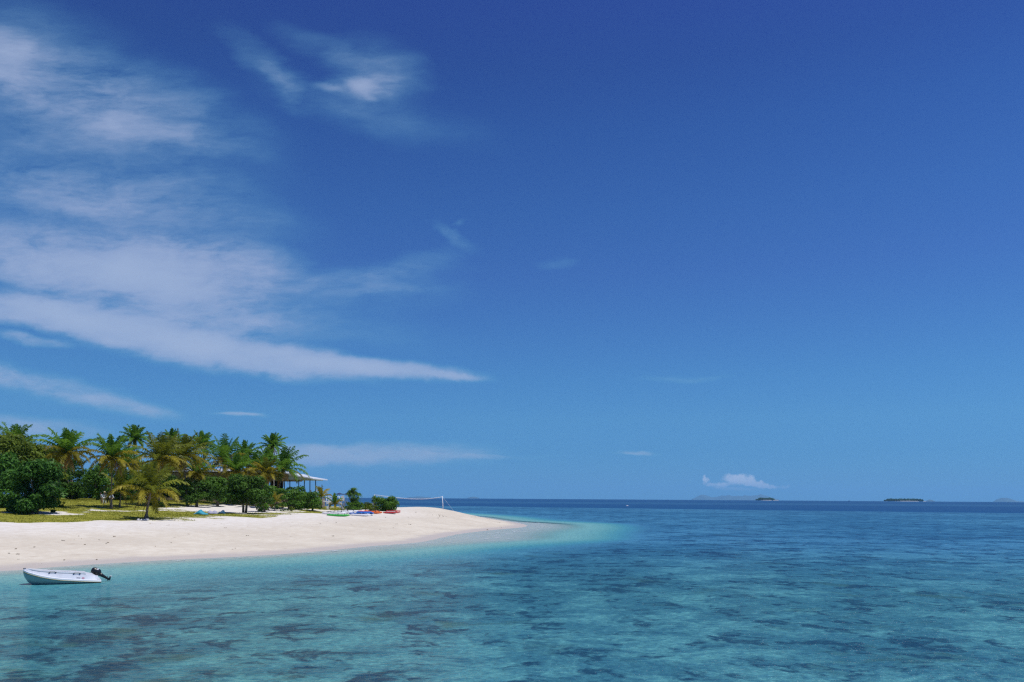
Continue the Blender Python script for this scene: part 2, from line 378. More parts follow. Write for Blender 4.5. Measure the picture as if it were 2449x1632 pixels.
# ================================================================ SETTING
# ---------------------------------------------------------------- sand
def grid_axis(a, b, c, d, fine, coarse):
    return np.concatenate([np.arange(a, b, coarse), np.arange(b, c, fine), np.arange(c, d + coarse, coarse)])
xs = grid_axis(-300, -95, 30, 45, .6, 3.0); ys = grid_axis(0, 34, 205, 300, .7, 2.5)
GX, GY = np.meshgrid(xs, ys); gx, gy = GX.ravel(), GY.ravel()
gz = np.maximum(terrain(gx, gy), -2.6)
gs = sdf(gx, gy)
def grass_cover(x, y, s=None):
    """how grassy the ground is: bands of turf behind the beach with bare sandy patches"""
    if s is None: s = sdf(x, y)
    left = 1 / (1 + np.exp((x + 27) / 3.0))
    edge = np.interp(x, [-75, -55, -44, -40, -36, -29, -20], [29, 29, 29, 29, 26, 25, 27]) + (fbm(x, y, .22, 6) - .5) * 4
    a = np.clip((s - edge) / 1.2 + (fbm(x, y, .35, 2) - .5) * 3.0, 0, 1)
    bare = np.exp(-((s - edge - 15) / 5.5) ** 2) * 1.1 + np.exp(-((s - edge - 4) / 2) ** 2) * .3
    a = a * np.clip(1.15 - bare * (-2.6 + 5.4 * fbm(x * 1.6, y * .9, .2, 8)) , 0, 1)
    mid = np.exp(-((x + 42) / 8) ** 2 - ((y - 124) / 12) ** 2)      # open sand track by the pavilion
    a = a * (1 - np.clip(1.5 * mid, 0, .96))
    thin = np.clip((x + 42) / 8, 0, 1)
    a = a * (1 - thin * np.clip(2.6 - 4.2 * fbm(x * .5, y * .7, .3, 4), 0, 1))
    a = a * np.clip((s - 16) / 4, 0, 1)
    right = np.clip((-24 - x) / 5, 0, 1)
    return np.clip(a * right, 0, 1)
gg = grass_cover(gx, gy, gs)
nx, ny = len(xs), len(ys)
ii = (np.arange(ny - 1)[:, None] * nx + np.arange(nx - 1)[None, :]).ravel()
loops = np.stack([ii, ii + 1, ii + 1 + nx, ii + nx], 1)
me = raw_mesh('beach', np.stack([gx, gy, gz], 1), loops, np.full(len(ii), 4), True, {'grass': gg, 'inland': gs})
m = bpy.data.materials.new('coral_sand'); m.use_nodes = True; t = m.node_tree; t.nodes.clear(); n = NT(t)
co = n.n('ShaderNodeNewGeometry').outputs['Position']; z = n.n('ShaderNodeSeparateXYZ', Vector=co).outputs[2]
inland = n.n('ShaderNodeAttribute', {'attribute_name': 'inland'}).outputs['Fac']
grs = n.n('ShaderNodeAttribute', {'attribute_name': 'grass'}).outputs['Fac']
n1 = n.noise(co, .12, 5, .6); n2 = n.noise(co, 1.3, 5, .65); n3 = n.noise(co, 9, 4, .6)
sand = n.mix(n.mr(n1, .35, .65), (.58, .525, .435), (.66, .605, .505))
sand = n.mix(n.mr(inland, 12, 26), sand, (.71, .675, .625))               # drier, whiter coral sand up the beach
sand = n.mix(n.mr(n2, .38, .60, .0, .34), sand, (.49, .42, .33))
# wrack line: broken drifts of dark specks running with the shore
wob = n.math('ADD', inland, n.math('MULTIPLY', n.noise(co, .09, 3), 6))
wl = n.math('ABSOLUTE', n.math('SUBTRACT', n.math('PINGPONG', wob, 5.5), 2.7))
wr = n.math('MULTIPLY', n.mr(wl, .5, .0), n.mr(n.noise(co, .8, 5, .7), .5, .66))
sand = n.mix(n.math('MULTIPLY', wr, .35), sand, (.34, .27, .20))
vor = n.n('ShaderNodeTexVoronoi', {'feature': 'F1'}, Vector=co, Scale=.8)
sp = n.math('MULTIPLY', n.mr(vor.outputs['Distance'], .16, .07), n.mr(n.n('ShaderNodeSeparateColor', Color=vor.outputs['Color']).outputs[0], .82, .86))
sand = n.mix(n.math('MULTIPLY', sp, n.mr(n.noise(co, 3, 3), .4, .6)), sand, (.16, .12, .08))
wetn = n.math('ADD', z, n.math('MULTIPLY', n.math('SUBTRACT', n.noise(co, .35, 4), .5), .16))
wet = n.mr(wetn, .20, .05)
sand = n.mix(wet, sand, (.50, .445, .39))
turf = n.mix(n.mr(n.noise(co, .45, 5, .65), .35, .65), (.165, .185, .018), (.32, .31, .05))
turf = n.mix(n.mr(n3, .45, .6, 0, .35), turf, (.16, .14, .04))
gf = n.mr(n.math('ADD', grs, n.math('MULTIPLY', n.math('SUBTRACT', n.noise(co, 1.1, 6, .7), .5), 1.3)), .30, .62)
gf = n.math('MULTIPLY', gf, n.mr(grs, .02, .12))
col = n.mix(gf, sand, turf)
hb = n.math('ADD', n.math('MULTIPLY', n.noise(co, 1.6, 6, .6), .5), n.math('MULTIPLY', n3, .12))
bp = n.n('ShaderNodeBump', Strength=.55, Distance=.12, Height=hb)
b = n.n('ShaderNodeBsdfPrincipled', Base_Color=col, Roughness=n.mr(wet, 0, 1, .95, .55), Specular_IOR_Level=n.mr(wet, 0, 1, .1, .5), Normal=bp.outputs[0])
n.l.new(b.outputs[0], n.n('ShaderNodeOutputMaterial').inputs[0])
beach = link('beach', me, m); tag(beach, 'white coral sand beach running out to a point in the lagoon', 'beach', kind='structure')

# ---------------------------------------------------------------- sea
rr = [2.0]
while rr[-1] < 42000: rr.append(rr[-1] * 1.021 if rr[-1] < 260 else rr[-1] * 1.035)
rr = np.array(rr)
th = np.unique(np.round(np.concatenate([np.arange(-180, -42, 2.0), np.arange(-42, 42, .22), np.arange(42, 180, 2.0)]), 3))
TH, RR = np.meshgrid(np.radians(th), rr); sx = (RR * np.sin(TH)).ravel(); sy = (RR * np.cos(TH)).ravel()
sz = -(sx ** 2 + sy ** 2) / (2 * 6371000.0)
dep = np.where(np.hypot(sx, sy) < 600, -terrain(np.clip(sx, -600, 600), np.clip(sy, -600, 600)), 12.0)
dep = np.where(np.hypot(sx, sy) < 600, -np.where(sdf(sx, sy) > 4, 3.0, np.minimum(-dep, 3.0)), 12.0)
nt, nr = len(th), len(rr)
I = (np.arange(nr - 1)[:, None] * nt + np.arange(nt)[None, :]); J = (np.arange(nr - 1)[:, None] * nt + (np.arange(nt)[None, :] + 1) % nt)
loops = np.stack([I, I + nt, J + nt, J], -1).reshape(-1, 4)
cen = len(sx); Vs = np.concatenate([np.stack([sx, sy, sz], 1), [[0, 0, 0]]]); dep = np.append(dep, 3.0)
fan = np.stack([np.full(nt, cen), np.arange(nt), (np.arange(nt) + 1) % nt], 1)
loopsall = np.concatenate([loops.ravel(), fan.ravel()]); counts = np.concatenate([np.full(len(loops), 4), np.full(nt, 3)])
me = raw_mesh('sea', Vs, loopsall, counts, True, {'depth': dep})
m = bpy.data.materials.new('lagoon_water'); m.use_nodes = True; t = m.node_tree; t.nodes.clear(); n = NT(t)
co = n.n('ShaderNodeNewGeometry').outputs['Position']; sp3 = n.n('ShaderNodeSeparateXYZ', Vector=co)
X, Y = sp3.outputs[0], sp3.outputs[1]
d = n.n('ShaderNodeAttribute', {'attribute_name': 'depth'}).outputs['Fac']
flat = n.n('ShaderNodeCombineXYZ', X=X, Y=Y, Z=0.0).outputs[0]
wv = n.vm('SUBTRACT', n.noise(flat, .25, 3, .6, out=1), (.5, .5, .5)); fw = n.vm('ADD', flat, n.vm('MULTIPLY', wv, (2.5, 2.5, 0)))
wob = n.vm('SUBTRACT', n.noise(flat, 2.6, 3, .6, out=1), (.5, .5, .5)); fw = n.vm('ADD', fw, n.vm('MULTIPLY', wob, (.5, .5, 0)))      # the bed wobbles through the ripples
# sea bed seen through the water: pale sand clouded with rubble, coral heads and weed, at several sizes
dist = n.vm('LENGTH', flat)
r_big = n.noise(fw, .022, 4, .5); r_mid = n.noise(fw, .13, 4, .55); r_cl = n.noise(fw, .42, 8, .72); r_blob = n.noise(fw, .5, 3, .5)
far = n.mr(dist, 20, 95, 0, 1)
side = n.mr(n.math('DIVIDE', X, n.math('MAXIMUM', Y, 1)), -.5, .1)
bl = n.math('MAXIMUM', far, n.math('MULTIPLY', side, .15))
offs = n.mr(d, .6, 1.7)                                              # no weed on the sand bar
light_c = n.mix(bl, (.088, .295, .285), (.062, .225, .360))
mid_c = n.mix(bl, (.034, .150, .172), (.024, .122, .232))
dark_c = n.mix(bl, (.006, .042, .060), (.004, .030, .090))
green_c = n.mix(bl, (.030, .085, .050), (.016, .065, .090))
cl = n.math('ADD', r_cl, n.math('ADD', n.math('MULTIPLY', n.math('SUBTRACT', r_mid, .5), .55), n.math('MULTIPLY', n.math('SUBTRACT', r_big, .5), .6)))
def patch(cx, cy, rx, ry):
    q = n.n('ShaderNodeCombineXYZ', X=n.math('DIVIDE', n.math('SUBTRACT', X, cx), rx), Y=n.math('DIVIDE', n.math('SUBTRACT', Y, cy), ry), Z=0.0).outputs[0]
    return n.mr(n.vm('LENGTH', q), 1.25, .2)
beds = n.math('ADD', n.math('ADD', patch(3.5, 50, 6.5, 12), patch(-11, 23.3, 4.5, 1.8)), n.math('ADD', patch(-14, 40.5, 6.5, 4), n.math('ADD', patch(14, 68, 8, 12), patch(-2, 34, 5, 3))))
cl = n.math('ADD', cl, n.math('MULTIPLY', beds, .11))
body = n.mix(n.mr(cl, .37, .56), light_c, mid_c)
body = n.mix(n.mr(n.noise(fw, 3.2, 6, .7), .42, .58, 0, .5), body, mid_c)
gr = n.math('MULTIPLY', n.mr(n.noise(fw, .33, 5, .6), .52, .68), n.mr(r_mid, .46, .6))
body = n.mix(n.math('MULTIPLY', gr, .75), body, green_c)
bb = n.math('ADD', n.math('ADD', r_blob, n.math('ADD', n.math('MULTIPLY', beds, .05), n.math('MULTIPLY', n.math('SUBTRACT', n.noise(fw, 2.0, 6, .7), .5), .65))), n.math('ADD', n.math('MULTIPLY', n.math('SUBTRACT', r_cl, .5), .45), n.math('MULTIPLY', n.math('SUBTRACT', r_mid, .5), .5)))
body = n.mix(n.math('MULTIPLY', n.mr(bb, .52, .70), .92), body, dark_c)
body = n.mix(offs, light_c, body)
sandw = n.mix(n.mr(d, .15, 1.0), (.17, .38, .36), (.05, .27, .30))
body = n.mix(n.mr(d, .55, 1.25), sandw, body)
# beyond the reef edge the bottom falls away to deep ocean blue
edge = n.math('ADD', n.math('SUBTRACT', Y, n.mr(X, -60, 260, 440, 250, 'LINEAR')), n.math('MULTIPLY', n.noise(fw, .006, 3), 50))
band = n.math('MULTIPLY', n.mr(edge, 0, 30), n.mr(n.math('ABSOLUTE', n.math('SUBTRACT', Y, 800)), 100, 220, .65, 1))
body = n.mix(band, body, (.003, .058, .165))
# wavelets: bump slope, from swell down to ripples
wa = n.n('ShaderNodeMapping', Vector=flat, Rotation=(0, 0, R(12)), Scale=(.75, 1, 1)).outputs[0]
w1 = n.noise(wa, 2.8, 5, .6); w2 = n.noise(wa, .55, 3, .5); w3 = n.noise(n.n('ShaderNodeMapping', Vector=flat, Rotation=(0, 0, R(-25)), Scale=(.6, 1, 1)).outputs[0], 6.0, 3, .6)
hgt = n.math('ADD', n.math('MULTIPLY', w1, .26), n.math('ADD', n.math('MULTIPLY', w2, .35), n.math('MULTIPLY', w3, .16)))
amp = n.math('MULTIPLY', n.mr(d, 0, .8, .5, 1), n.mr(dist, 20, 400, 1, .8))
bp = n.n('ShaderNodeBump', Strength=amp, Distance=.6, Height=hgt)
# ripple light and shade put into the colour: bright flecks, darker crests
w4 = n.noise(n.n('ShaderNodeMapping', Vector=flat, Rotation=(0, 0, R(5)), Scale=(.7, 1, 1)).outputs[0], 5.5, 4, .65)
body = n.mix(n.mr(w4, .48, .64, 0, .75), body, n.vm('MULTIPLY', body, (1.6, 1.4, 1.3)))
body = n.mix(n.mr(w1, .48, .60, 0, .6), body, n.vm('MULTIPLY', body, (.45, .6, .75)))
dif = n.n('ShaderNodeBsdfDiffuse', Color=body)
tr = n.n('ShaderNodeBsdfTransparent', Color=(.86, .97, .98))
shal = n.math('ADD', d, n.math('MULTIPLY', n.math('SUBTRACT', n.noise(flat, .8, 4), .5), .12))
a = n.mr(shal, -.02, .34, 0.0, 1)
foam = n.math('MULTIPLY', n.mr(n.math('ABSOLUTE', n.math('SUBTRACT', shal, .035)), .045, .01), n.mr(n.noise(flat, .9, 5, .7), .52, .62))
fspk = n.math('MULTIPLY', n.mr(shal, 1.4, .1), n.mr(n.noise(wa, 3.2, 5, .7), .66, .72))
foam = n.math('MAXIMUM', foam, n.math('MULTIPLY', fspk, .18))
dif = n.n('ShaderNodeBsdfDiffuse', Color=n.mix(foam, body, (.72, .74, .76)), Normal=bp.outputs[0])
a = n.math('MAXIMUM', a, foam)
mx = n.n('ShaderNodeMixShader', Fac=a); n.l.new(tr.outputs[0], mx.inputs[1]); n.l.new(dif.outputs[0], mx.inputs[2])
gl = n.n('ShaderNodeBsdfGlossy', Color=(1, 1, 1), Roughness=n.mr(dist, 20, 500, .10, .25), Normal=bp.outputs[0])
fr = n.n('ShaderNodeFresnel', IOR=1.33, Normal=bp.outputs[0])
frc = n.math('MINIMUM', fr.outputs[0], n.mr(dist, 30, 400, .20, .18))
mx2 = n.n('ShaderNodeMixShader', Fac=frc); n.l.new(mx.outputs[0], mx2.inputs[1]); n.l.new(gl.outputs[0], mx2.inputs[2])
n.l.new(mx2.outputs[0], n.n('ShaderNodeOutputMaterial').inputs[0])
sea = link('sea', me, m); tag(sea, 'clear turquoise lagoon darkened by coral, deep blue towards the horizon', 'sea', kind='structure')
# ================================================================ PLANTS
WIND = Vector((.55, -.1, 0))
def unit(v): return v / (np.linalg.norm(v, axis=-1, keepdims=True) + 1e-9)
def frond_quads(rng, az, e0, L, droop, leaf=.75, n=30, wind=.25, width=.105):
    """one coconut frond: returns leaflet quads and rachis quads as arrays"""
    Q = []; Rq = []
    d = np.array([math.cos(az) * math.cos(e0), math.sin(az) * math.cos(e0), math.sin(e0)])
    p = np.zeros(3); step = L / n; side0 = np.array([-math.sin(az), math.cos(az), 0.0]); pts_ = [p.copy()]; dirs = [d.copy()]
    for i in range(n):
        t = (i + 1) / n
        d = d + np.array([0, 0, -1]) * droop * (0.3 + 1.5 * t) / n + np.array([WIND.x, WIND.y, 0]) * wind / n
        d = unit(d); p = p + d * step; pts_.append(p.copy()); dirs.append(d.copy())
    up = np.array([0, 0, 1.0])
    for i in range(2, n):
        t = i / n; d = dirs[i]; c = pts_[i]
        side = unit(np.cross(d, up) * .7 + (-side0) * .3); nrm = np.cross(side, d)
        ll = leaf * L / 4.0 * (math.sin(math.pi * (0.10 + .87 * t)) ** .55) * rng.uniform(.8, 1.1)
        for sg in (-1, 1):
            dd = unit(side * sg * (1.0 - .45 * t) + d * (.45 + .5 * t) + nrm * rng.uniform(.0, .35) + np.array([WIND.x, WIND.y, 0]) * .35 * rng.uniform(.3, 1) + rng.normal(0, .08, 3))
            a0 = c; a1 = c + dd * ll * .5; dd2 = unit(dd + np.array([0, 0, -1]) * rng.uniform(.5, 1.3)); a2 = a1 + dd2 * ll * .55
            wv_ = d * width * (1 + .5 * math.sin(math.pi * t))
            Q.append([a0, a0 + wv_ * .6, a1 + wv_, a1]); Q.append([a1, a1 + wv_, a2 + wv_ * .25, a2])
    for i in range(n):
        r0 = .035 * (1 - i / n) + .008; r1 = .035 * (1 - (i + 1) / n) + .008
        s_ = unit(np.cross(dirs[i], up)); u_ = np.cross(s_, dirs[i])
        Rq.append([pts_[i] - s_ * r0, pts_[i] + s_ * r0, pts_[i + 1] + s_ * r1, pts_[i + 1] - s_ * r1])
        Rq.append([pts_[i] - u_ * r0, pts_[i] + u_ * r0, pts_[i + 1] + u_ * r1, pts_[i + 1] - u_ * r1])
    return Q + Rq
def palm(label, crown, base, L, seed, nf=24, style='green', trunk_r=.13, dry=4, lean=None, thin=False, bark='palm_bark', wind=.3, up_bias=0.0, group='coconut palms along the beach', nuts=True):
    """crown, base: world points"""
    rng = np.random.default_rng(seed); base = Vector(base); crown = Vector(crown)
    t = thing('coconut_palm', label, 'palm tree', base, 0, group)
    c = crown - base; h = c.length
    mid1 = c * .35 + Vector((c.x * -.18, 0, 0)); path = []
    for i in range(15):
        s = i / 14; a = Vector((0, 0, -.15)); 
        path.append(a * (1 - s) ** 3 + mid1 * 3 * s * (1 - s) ** 2 * .95 + (c * .72 + Vector((c.x * -.1, 0, 0))) * 3 * s * s * (1 - s) + c * s ** 3)
    rad = [trunk_r * (1.75 - 1.0 * min(1, i / 3)) * (1 - .35 * i / 14) * (1 + .06 * (i % 2)) for i in range(15)]
    mb = MB().tube(path, rad, 9); mb.build('trunk', M[bark], t, smooth=True)
    G_, O_, D_ = [], [], []
    for i in range(nf):
        q = (i + .5) / nf; az = i * 2.39996 + rng.uniform(-.25, .25)
        e0 = math.radians(88 - 95 * q ** .85 + up_bias * (1 - q)) + rng.uniform(-.08, .08)
        Ln = L * rng.uniform(.9, 1.08) * (.82 + .25 * math.sin(math.pi * min(1, q * 1.1)))
        fr = frond_quads(rng, az, e0, Ln, rng.uniform(.8, 1.2) * (.45 + 1.35 * q), 1.0, 28 if L < 2.6 else 36, wind)
        (G_ if q < (.78 if style == 'green' else .5 if style == 'olive' else .6 if style == 'gold' else .25) else O_).append(fr)
    for i in range(dry):
        az = rng.uniform(0, 6.28); fr = frond_quads(rng, az, R(rng.uniform(-65, -25)), L * rng.uniform(.6, .85), 1.3, .6, 22, .1, .06)
        D_.append(fr)
    cz = np.array(c)
    def mk(name, lst, m):
        if not lst: return
        P = np.array([q for fr in lst for q in fr]) + cz
        tint = np.concatenate([np.clip(rng.uniform(.1, .8) + rng.normal(0, .16, len(fr)), 0, 1) for fr in lst])
        link(name, quads(name, P, tint), m, t)
    mk('green_fronds' if O_ else 'crown', G_, L_PALMG if style in ('green', 'olive') else L_PALMO); mk('yellowing_fronds', O_, L_PALMO if style == 'green' else L_PALMY); mk('dry_fronds', D_, L_DRY)
    if nuts:
        nb = MB()
        for k in range(6):
            a = k * 1.05 + seed; nb.ball((c.x + .22 * math.cos(a), c.y + .22 * math.sin(a), c.z - .18 - .06 * (k % 2)), .12, 4)
        nb.build('coconuts', mat_nut, t, smooth=True)
    return t
mat_nut = mat('coconut_husk', (.14, .13, .03), .6, .3)

def leaf_cloud(rng, blobs, per_m2, size, shell=.42, up=.45):
    """leaves spread over the outer shell of many lobes"""
    P = []; T = []
    for (cx, cy, cz, rx, ry, rz) in blobs:
        area = 4 * math.pi * ((rx * ry) ** 1.6 / 3 + (rx * rz) ** 1.6 / 3 + (ry * rz) ** 1.6 / 3) ** (1 / 1.6)
        n = max(24, int(area * per_m2)); d = unit(rng.normal(size=(n, 3)))
        rad = 1 - shell * rng.random(n) ** 1.6
        lump = 1 + .24 * np.sin(d[:, 0] * 5 + cx * 3) * np.sin(d[:, 1] * 6 + cy) * np.cos(d[:, 2] * 5 + cz)
        c = np.stack([d[:, 0] * rx, d[:, 1] * ry, d[:, 2] * rz], 1) * (rad * lump)[:, None] + np.array([cx, cy, cz])
        nrm = unit(d * .8 + np.array([0, 0, up]) + rng.normal(0, .45, (n, 3)))
        a = unit(np.cross(nrm, unit(rng.normal(size=(n, 3))))); b = np.cross(nrm, a)
        s = size * rng.uniform(.65, 1.35, n)[:, None]
        q = np.stack([c - a * s, c - b * s * .48 - a * s * .1 + nrm * s * .1, c + a * s - nrm * s * .2, c + b * s * .48 - a * s * .1 + nrm * s * .1], 1)
        P.append(q); T.append(np.clip(rng.choice([.1, .35, .5, .9]) + rng.normal(0, .2, n), 0, 1))
    return np.concatenate(P), np.concatenate(T)
def broadleaf(name, label, cat, base, w, h, depth, m, seed, clear=.2, lobes=26, leaf=.16, per=34, trunk_r=.16, stems=1, group=None, bark='bark', flat=.6, skirt=1.0):
    rng = np.random.default_rng(seed); base = Vector(base)
    t = thing(name, label, cat, base, 0, group)
    blobs = []
    for i in range(lobes):
        a = rng.uniform(0, 6.28); r = math.sqrt(rng.random()); zz = rng.uniform(clear, .9)
        env = math.sqrt(max(0.02, 1 - ((zz - clear) / (1.02 - clear) * (1.0) - (.25 if skirt else .45)) ** 2 * (1.5 if skirt else 2.2)))
        lr = rng.uniform(.10, .28); px_, py_ = r * math.cos(a) * env * (1 - lr), r * math.sin(a) * env * (1 - lr)
        blobs.append((px_ * w / 2, py_ * depth / 2, zz * h, lr * w * rng.uniform(.8, 1.2) / 1.3, lr * depth / 1.3, lr * min(h, w) * flat * rng.uniform(.8, 1.2)))
    tops = [b for b in blobs]
    P, T = leaf_cloud(rng, blobs, per, leaf)
    P = P[P[:, :, 2].min(1) > -.1] if True else P; T = T[:len(P)]
    tr = MB()
    for s_ in range(stems):
        ox = (s_ - (stems - 1) / 2) * .35; path = [(ox, 0, -.2), (ox * 1.3 + .05, 0, h * clear * .6), (ox * 1.8, .05, h * (clear + .15)), (ox * 2.4, 0, h * .6)]
        tr.tube(path, [trunk_r * 1.25, trunk_r, trunk_r * .75, trunk_r * .35], 8)
        for b in tops[s_::max(1, stems * 3)]:
            st = Vector((ox * 1.5, 0, h * clear * rng.uniform(.7, 1.3) + .1)); en = Vector(b[:3])
            tr.tube([st, st.lerp(en, .5) + Vector((0, 0, .1 * h * rng.uniform(-.4, .6))), en], [trunk_r * .5, trunk_r * .33, trunk_r * .12], 6)
    tr.build('trunk', M[bark], t, smooth=True)
    link('crown', quads('crown', P, T), m, t)
    return t
def at(px, py):                     # a point of the ground
    return G(px, py)
def behind(px, Y):                  # the ground at a distance along a sight line
    u, _ = ray(px, CY); return Vector((u * Y, Y, tz(u * Y, Y)))

# big sea almond trees at the left
def tree_px(name, label, cat, cx, Y, wpx, top, m, seed, base_py=None, **k):
    b = behind(cx, Y); topz = W(cx, top, Y).z; wm = wpx * Y / F
    return broadleaf(name, label, cat, b, wm, topz - b.z, k.pop('depth', wm * .85), m, seed, **k)
TG = 'broad leaved trees among the palms'
tree_px('sea_almond_tree', 'large dark green broad leaved tree with sunlit tiers, at the front left of the lawn', 'tree', 78, 86, 150, 1098, L_ALMOND, 11, lobes=50, clear=.02, leaf=.20, per=22, stems=3, group=TG)
tree_px('sea_almond_tree', 'dark leafy tree cut by the left edge of the photo, beside the big front tree', 'tree', -6, 92, 110, 1075, L_ALMOND, 12, lobes=36, clear=.02, leaf=.20, per=20, stems=2, group=TG)
tree_px('hibiscus_tree', 'tall olive green tree rising behind the big dark front left tree', 'tree', 40, 103, 185, 1036, L_OLIVE, 13, lobes=46, clear=.25, leaf=.2, per=17, stems=2, group=TG)
tree_px('hibiscus_tree', 'olive green tree filling the gap left of the first whole palm', 'tree', 118, 112, 90, 1066, L_OLIVE, 14, lobes=30, clear=.2, leaf=.2, per=17, group=TG)
for i, (cx, Y, wp, top, mm, lab) in enumerate([
    (172, 128, 90, 1118, L_DARK, 'dark thicket tree under the first whole palm, left end of the shady belt'),
    (232, 126, 85, 1112, L_BUSH, 'round mid green tree with pale leaf glints behind the people on the lawn'),
    (295, 131, 90, 1122, L_DARK, 'dark shrubby tree behind the people, right of the pale glinting one'),
    (352, 136, 100, 1108, L_DARK, 'dark shrubby tree seen through the fronds of the front palm'),
    (330, 150, 110, 1085, L_OLIVE, 'olive tree filling the belt behind the tall thin palm'),
    (230, 152, 120, 1088, L_DARK, 'tall dark tree at the back between the two leftmost whole palms'),
    (425, 140, 90, 1135, L_DARK, 'dark tree below the tan wall, right of the front palm'),
    (470, 122, 100, 1148, L_DARK, 'low dense dark tree left of the grey tree trunk'),
    (395, 160, 130, 1098, L_OLIVE, 'broad olive tree mass closing the back of the belt behind the brownish pair'),
    (140, 150, 140, 1092, L_DARK, 'dark tree mass at the back between the two leftmost palms'),
    (520, 127, 70, 1140, L_BUSH, 'mid green tree over the grey trunk and the canvas covers'),
    ]):
    tree_px('hibiscus_tree', lab, 'tree', cx, Y, wp, top, mm, 20 + i, lobes=24, clear=.05 if i < 6 else .27, leaf=.19, per=17, group=TG, flat=.7, trunk_r=.2 if i != 8 else .28, skirt=1)
tree_px('sea_almond_tree', 'dark umbrella shaped tree with a short black trunk at the sand edge, mid beach', 'tree', 585, 111, 112, 1137, L_DARK, 31, lobes=34, clear=.36, leaf=.17, per=26, trunk_r=.15, stems=2, group=TG, flat=.5)
tree_px('sea_almond_tree', 'low leafy tree right of the dark umbrella shaped one, in front of the pavilion', 'tree', 632, 118, 62, 1150, L_BUSH, 32, lobes=22, clear=.12, leaf=.17, per=22, group=TG)
tree_px('sea_almond_tree', 'spreading bush tree under the palm at the pavilion corner', 'tree', 690, 128, 92, 1162, L_BUSH, 33, lobes=30, clear=.08, leaf=.17, per=22, group=TG)
tree_px('sea_almond_tree', 'small dark leafed tree standing before the white pavilion columns', 'tree', 720, 136, 46, 1160, L_ALMOND, 34, lobes=18, clear=.2, leaf=.17, per=22, group=TG)
tree_px('sea_almond_tree', 'low spreading bush tree right of the pavilion, above the sandy lawn', 'tree', 747, 126, 72, 1176, L_BUSH, 35, lobes=22, clear=.15, leaf=.16, per=24, group=TG)
# pandanus and the round beach bushes by the point
def pandanus(label, cx, Y, wpx, top, seed, nh=26):
    rng = np.random.default_rng(seed); b = behind(cx, Y); h = W(cx, top, Y).z - b.z; w_ = wpx * Y / F
    t = thing('pandanus', label, 'tree', b, 0, 'screw pines near the point'); tr = MB(); P = []; T = []
    for i in range(nh):
        a = rng.uniform(0, 6.28); zz = rng.uniform(.1, .88) ** .9; r = w_ * .36 * math.sqrt(rng.random()) * math.sqrt(max(.08, 1 - zz ** 2.2)) 
        hd = np.array([math.cos(a) * r, math.sin(a) * r, zz * h])
        tr.tube([(0, 0, -.1), (hd[0] * .4, hd[1] * .4, hd[2] * .5), tuple(hd)], [.10, .06, .04], 6)
        tt = rng.uniform(.1, .7)
        for k in range(26):
            az = k * 2.4; e = rng.uniform(-.2, 1.2); d = np.array([math.cos(az) * math.cos(e), math.sin(az) * math.cos(e), math.sin(e)])
            s_ = unit(np.cross(d, [0, 0, 1.])) * .045; L1 = rng.uniform(.45, .75) * h / 3.2
            p1 = hd + d * L1 * .6; p2 = p1 + unit(d + np.array([0, 0, -1.3])) * L1 * .6
            P += [[hd - s_, hd + s_, p1 + s_, p1 - s_], [p1 - s_, p1 + s_, p2 + s_ * .2, p2 - s_ * .2]]; T += [tt, tt]
    tr.build('trunk', M['bark'], t, smooth=True); T = np.clip(np.array(T) + rng.normal(0, .15, len(T)), 0, 1)
    link('crown', quads('crown', np.array(P), T), L_BUSH, t)
pandanus('shaggy screw pine with drooping strap leaves beside the white signposts', 845, 132.5, 52, 1166, 41, 34)
pandanus('small dark screw pine poking up behind the round beach bush', 896, 140, 26, 1184, 42, 14)
BG = 'low bushes on the sand near the point'
tree_px('beach_bush', 'large round glossy bush at the right end of the greenery, by the red boat', 'bush', 924, 133, 62, 1186, L_BUSH, 43, lobes=46, clear=.0, leaf=.13, per=38, trunk_r=.07, group=BG, flat=.75)
tree_px('beach_bush', 'low scrubby bush at the foot of the shaggy screw pine', 'bush', 848, 131, 56, 1199, L_BUSH, 44, lobes=26, clear=.0, leaf=.13, per=34, trunk_r=.06, group=BG)
tree_px('beach_bush', 'low bush filling the dip between the screw pine and the round bush', 'bush', 880, 136, 44, 1201, L_OLIVE, 45, lobes=24, clear=.0, leaf=.13, per=32, trunk_r=.06, group=BG)
tree_px('beach_bush', 'ragged olive bush in front of the round glossy bush, behind the orange kayaks', 'bush', 893, 132, 34, 1209, L_OLIVE, 46, lobes=18, clear=.0, leaf=.12, per=34, trunk_r=.05, group=BG)
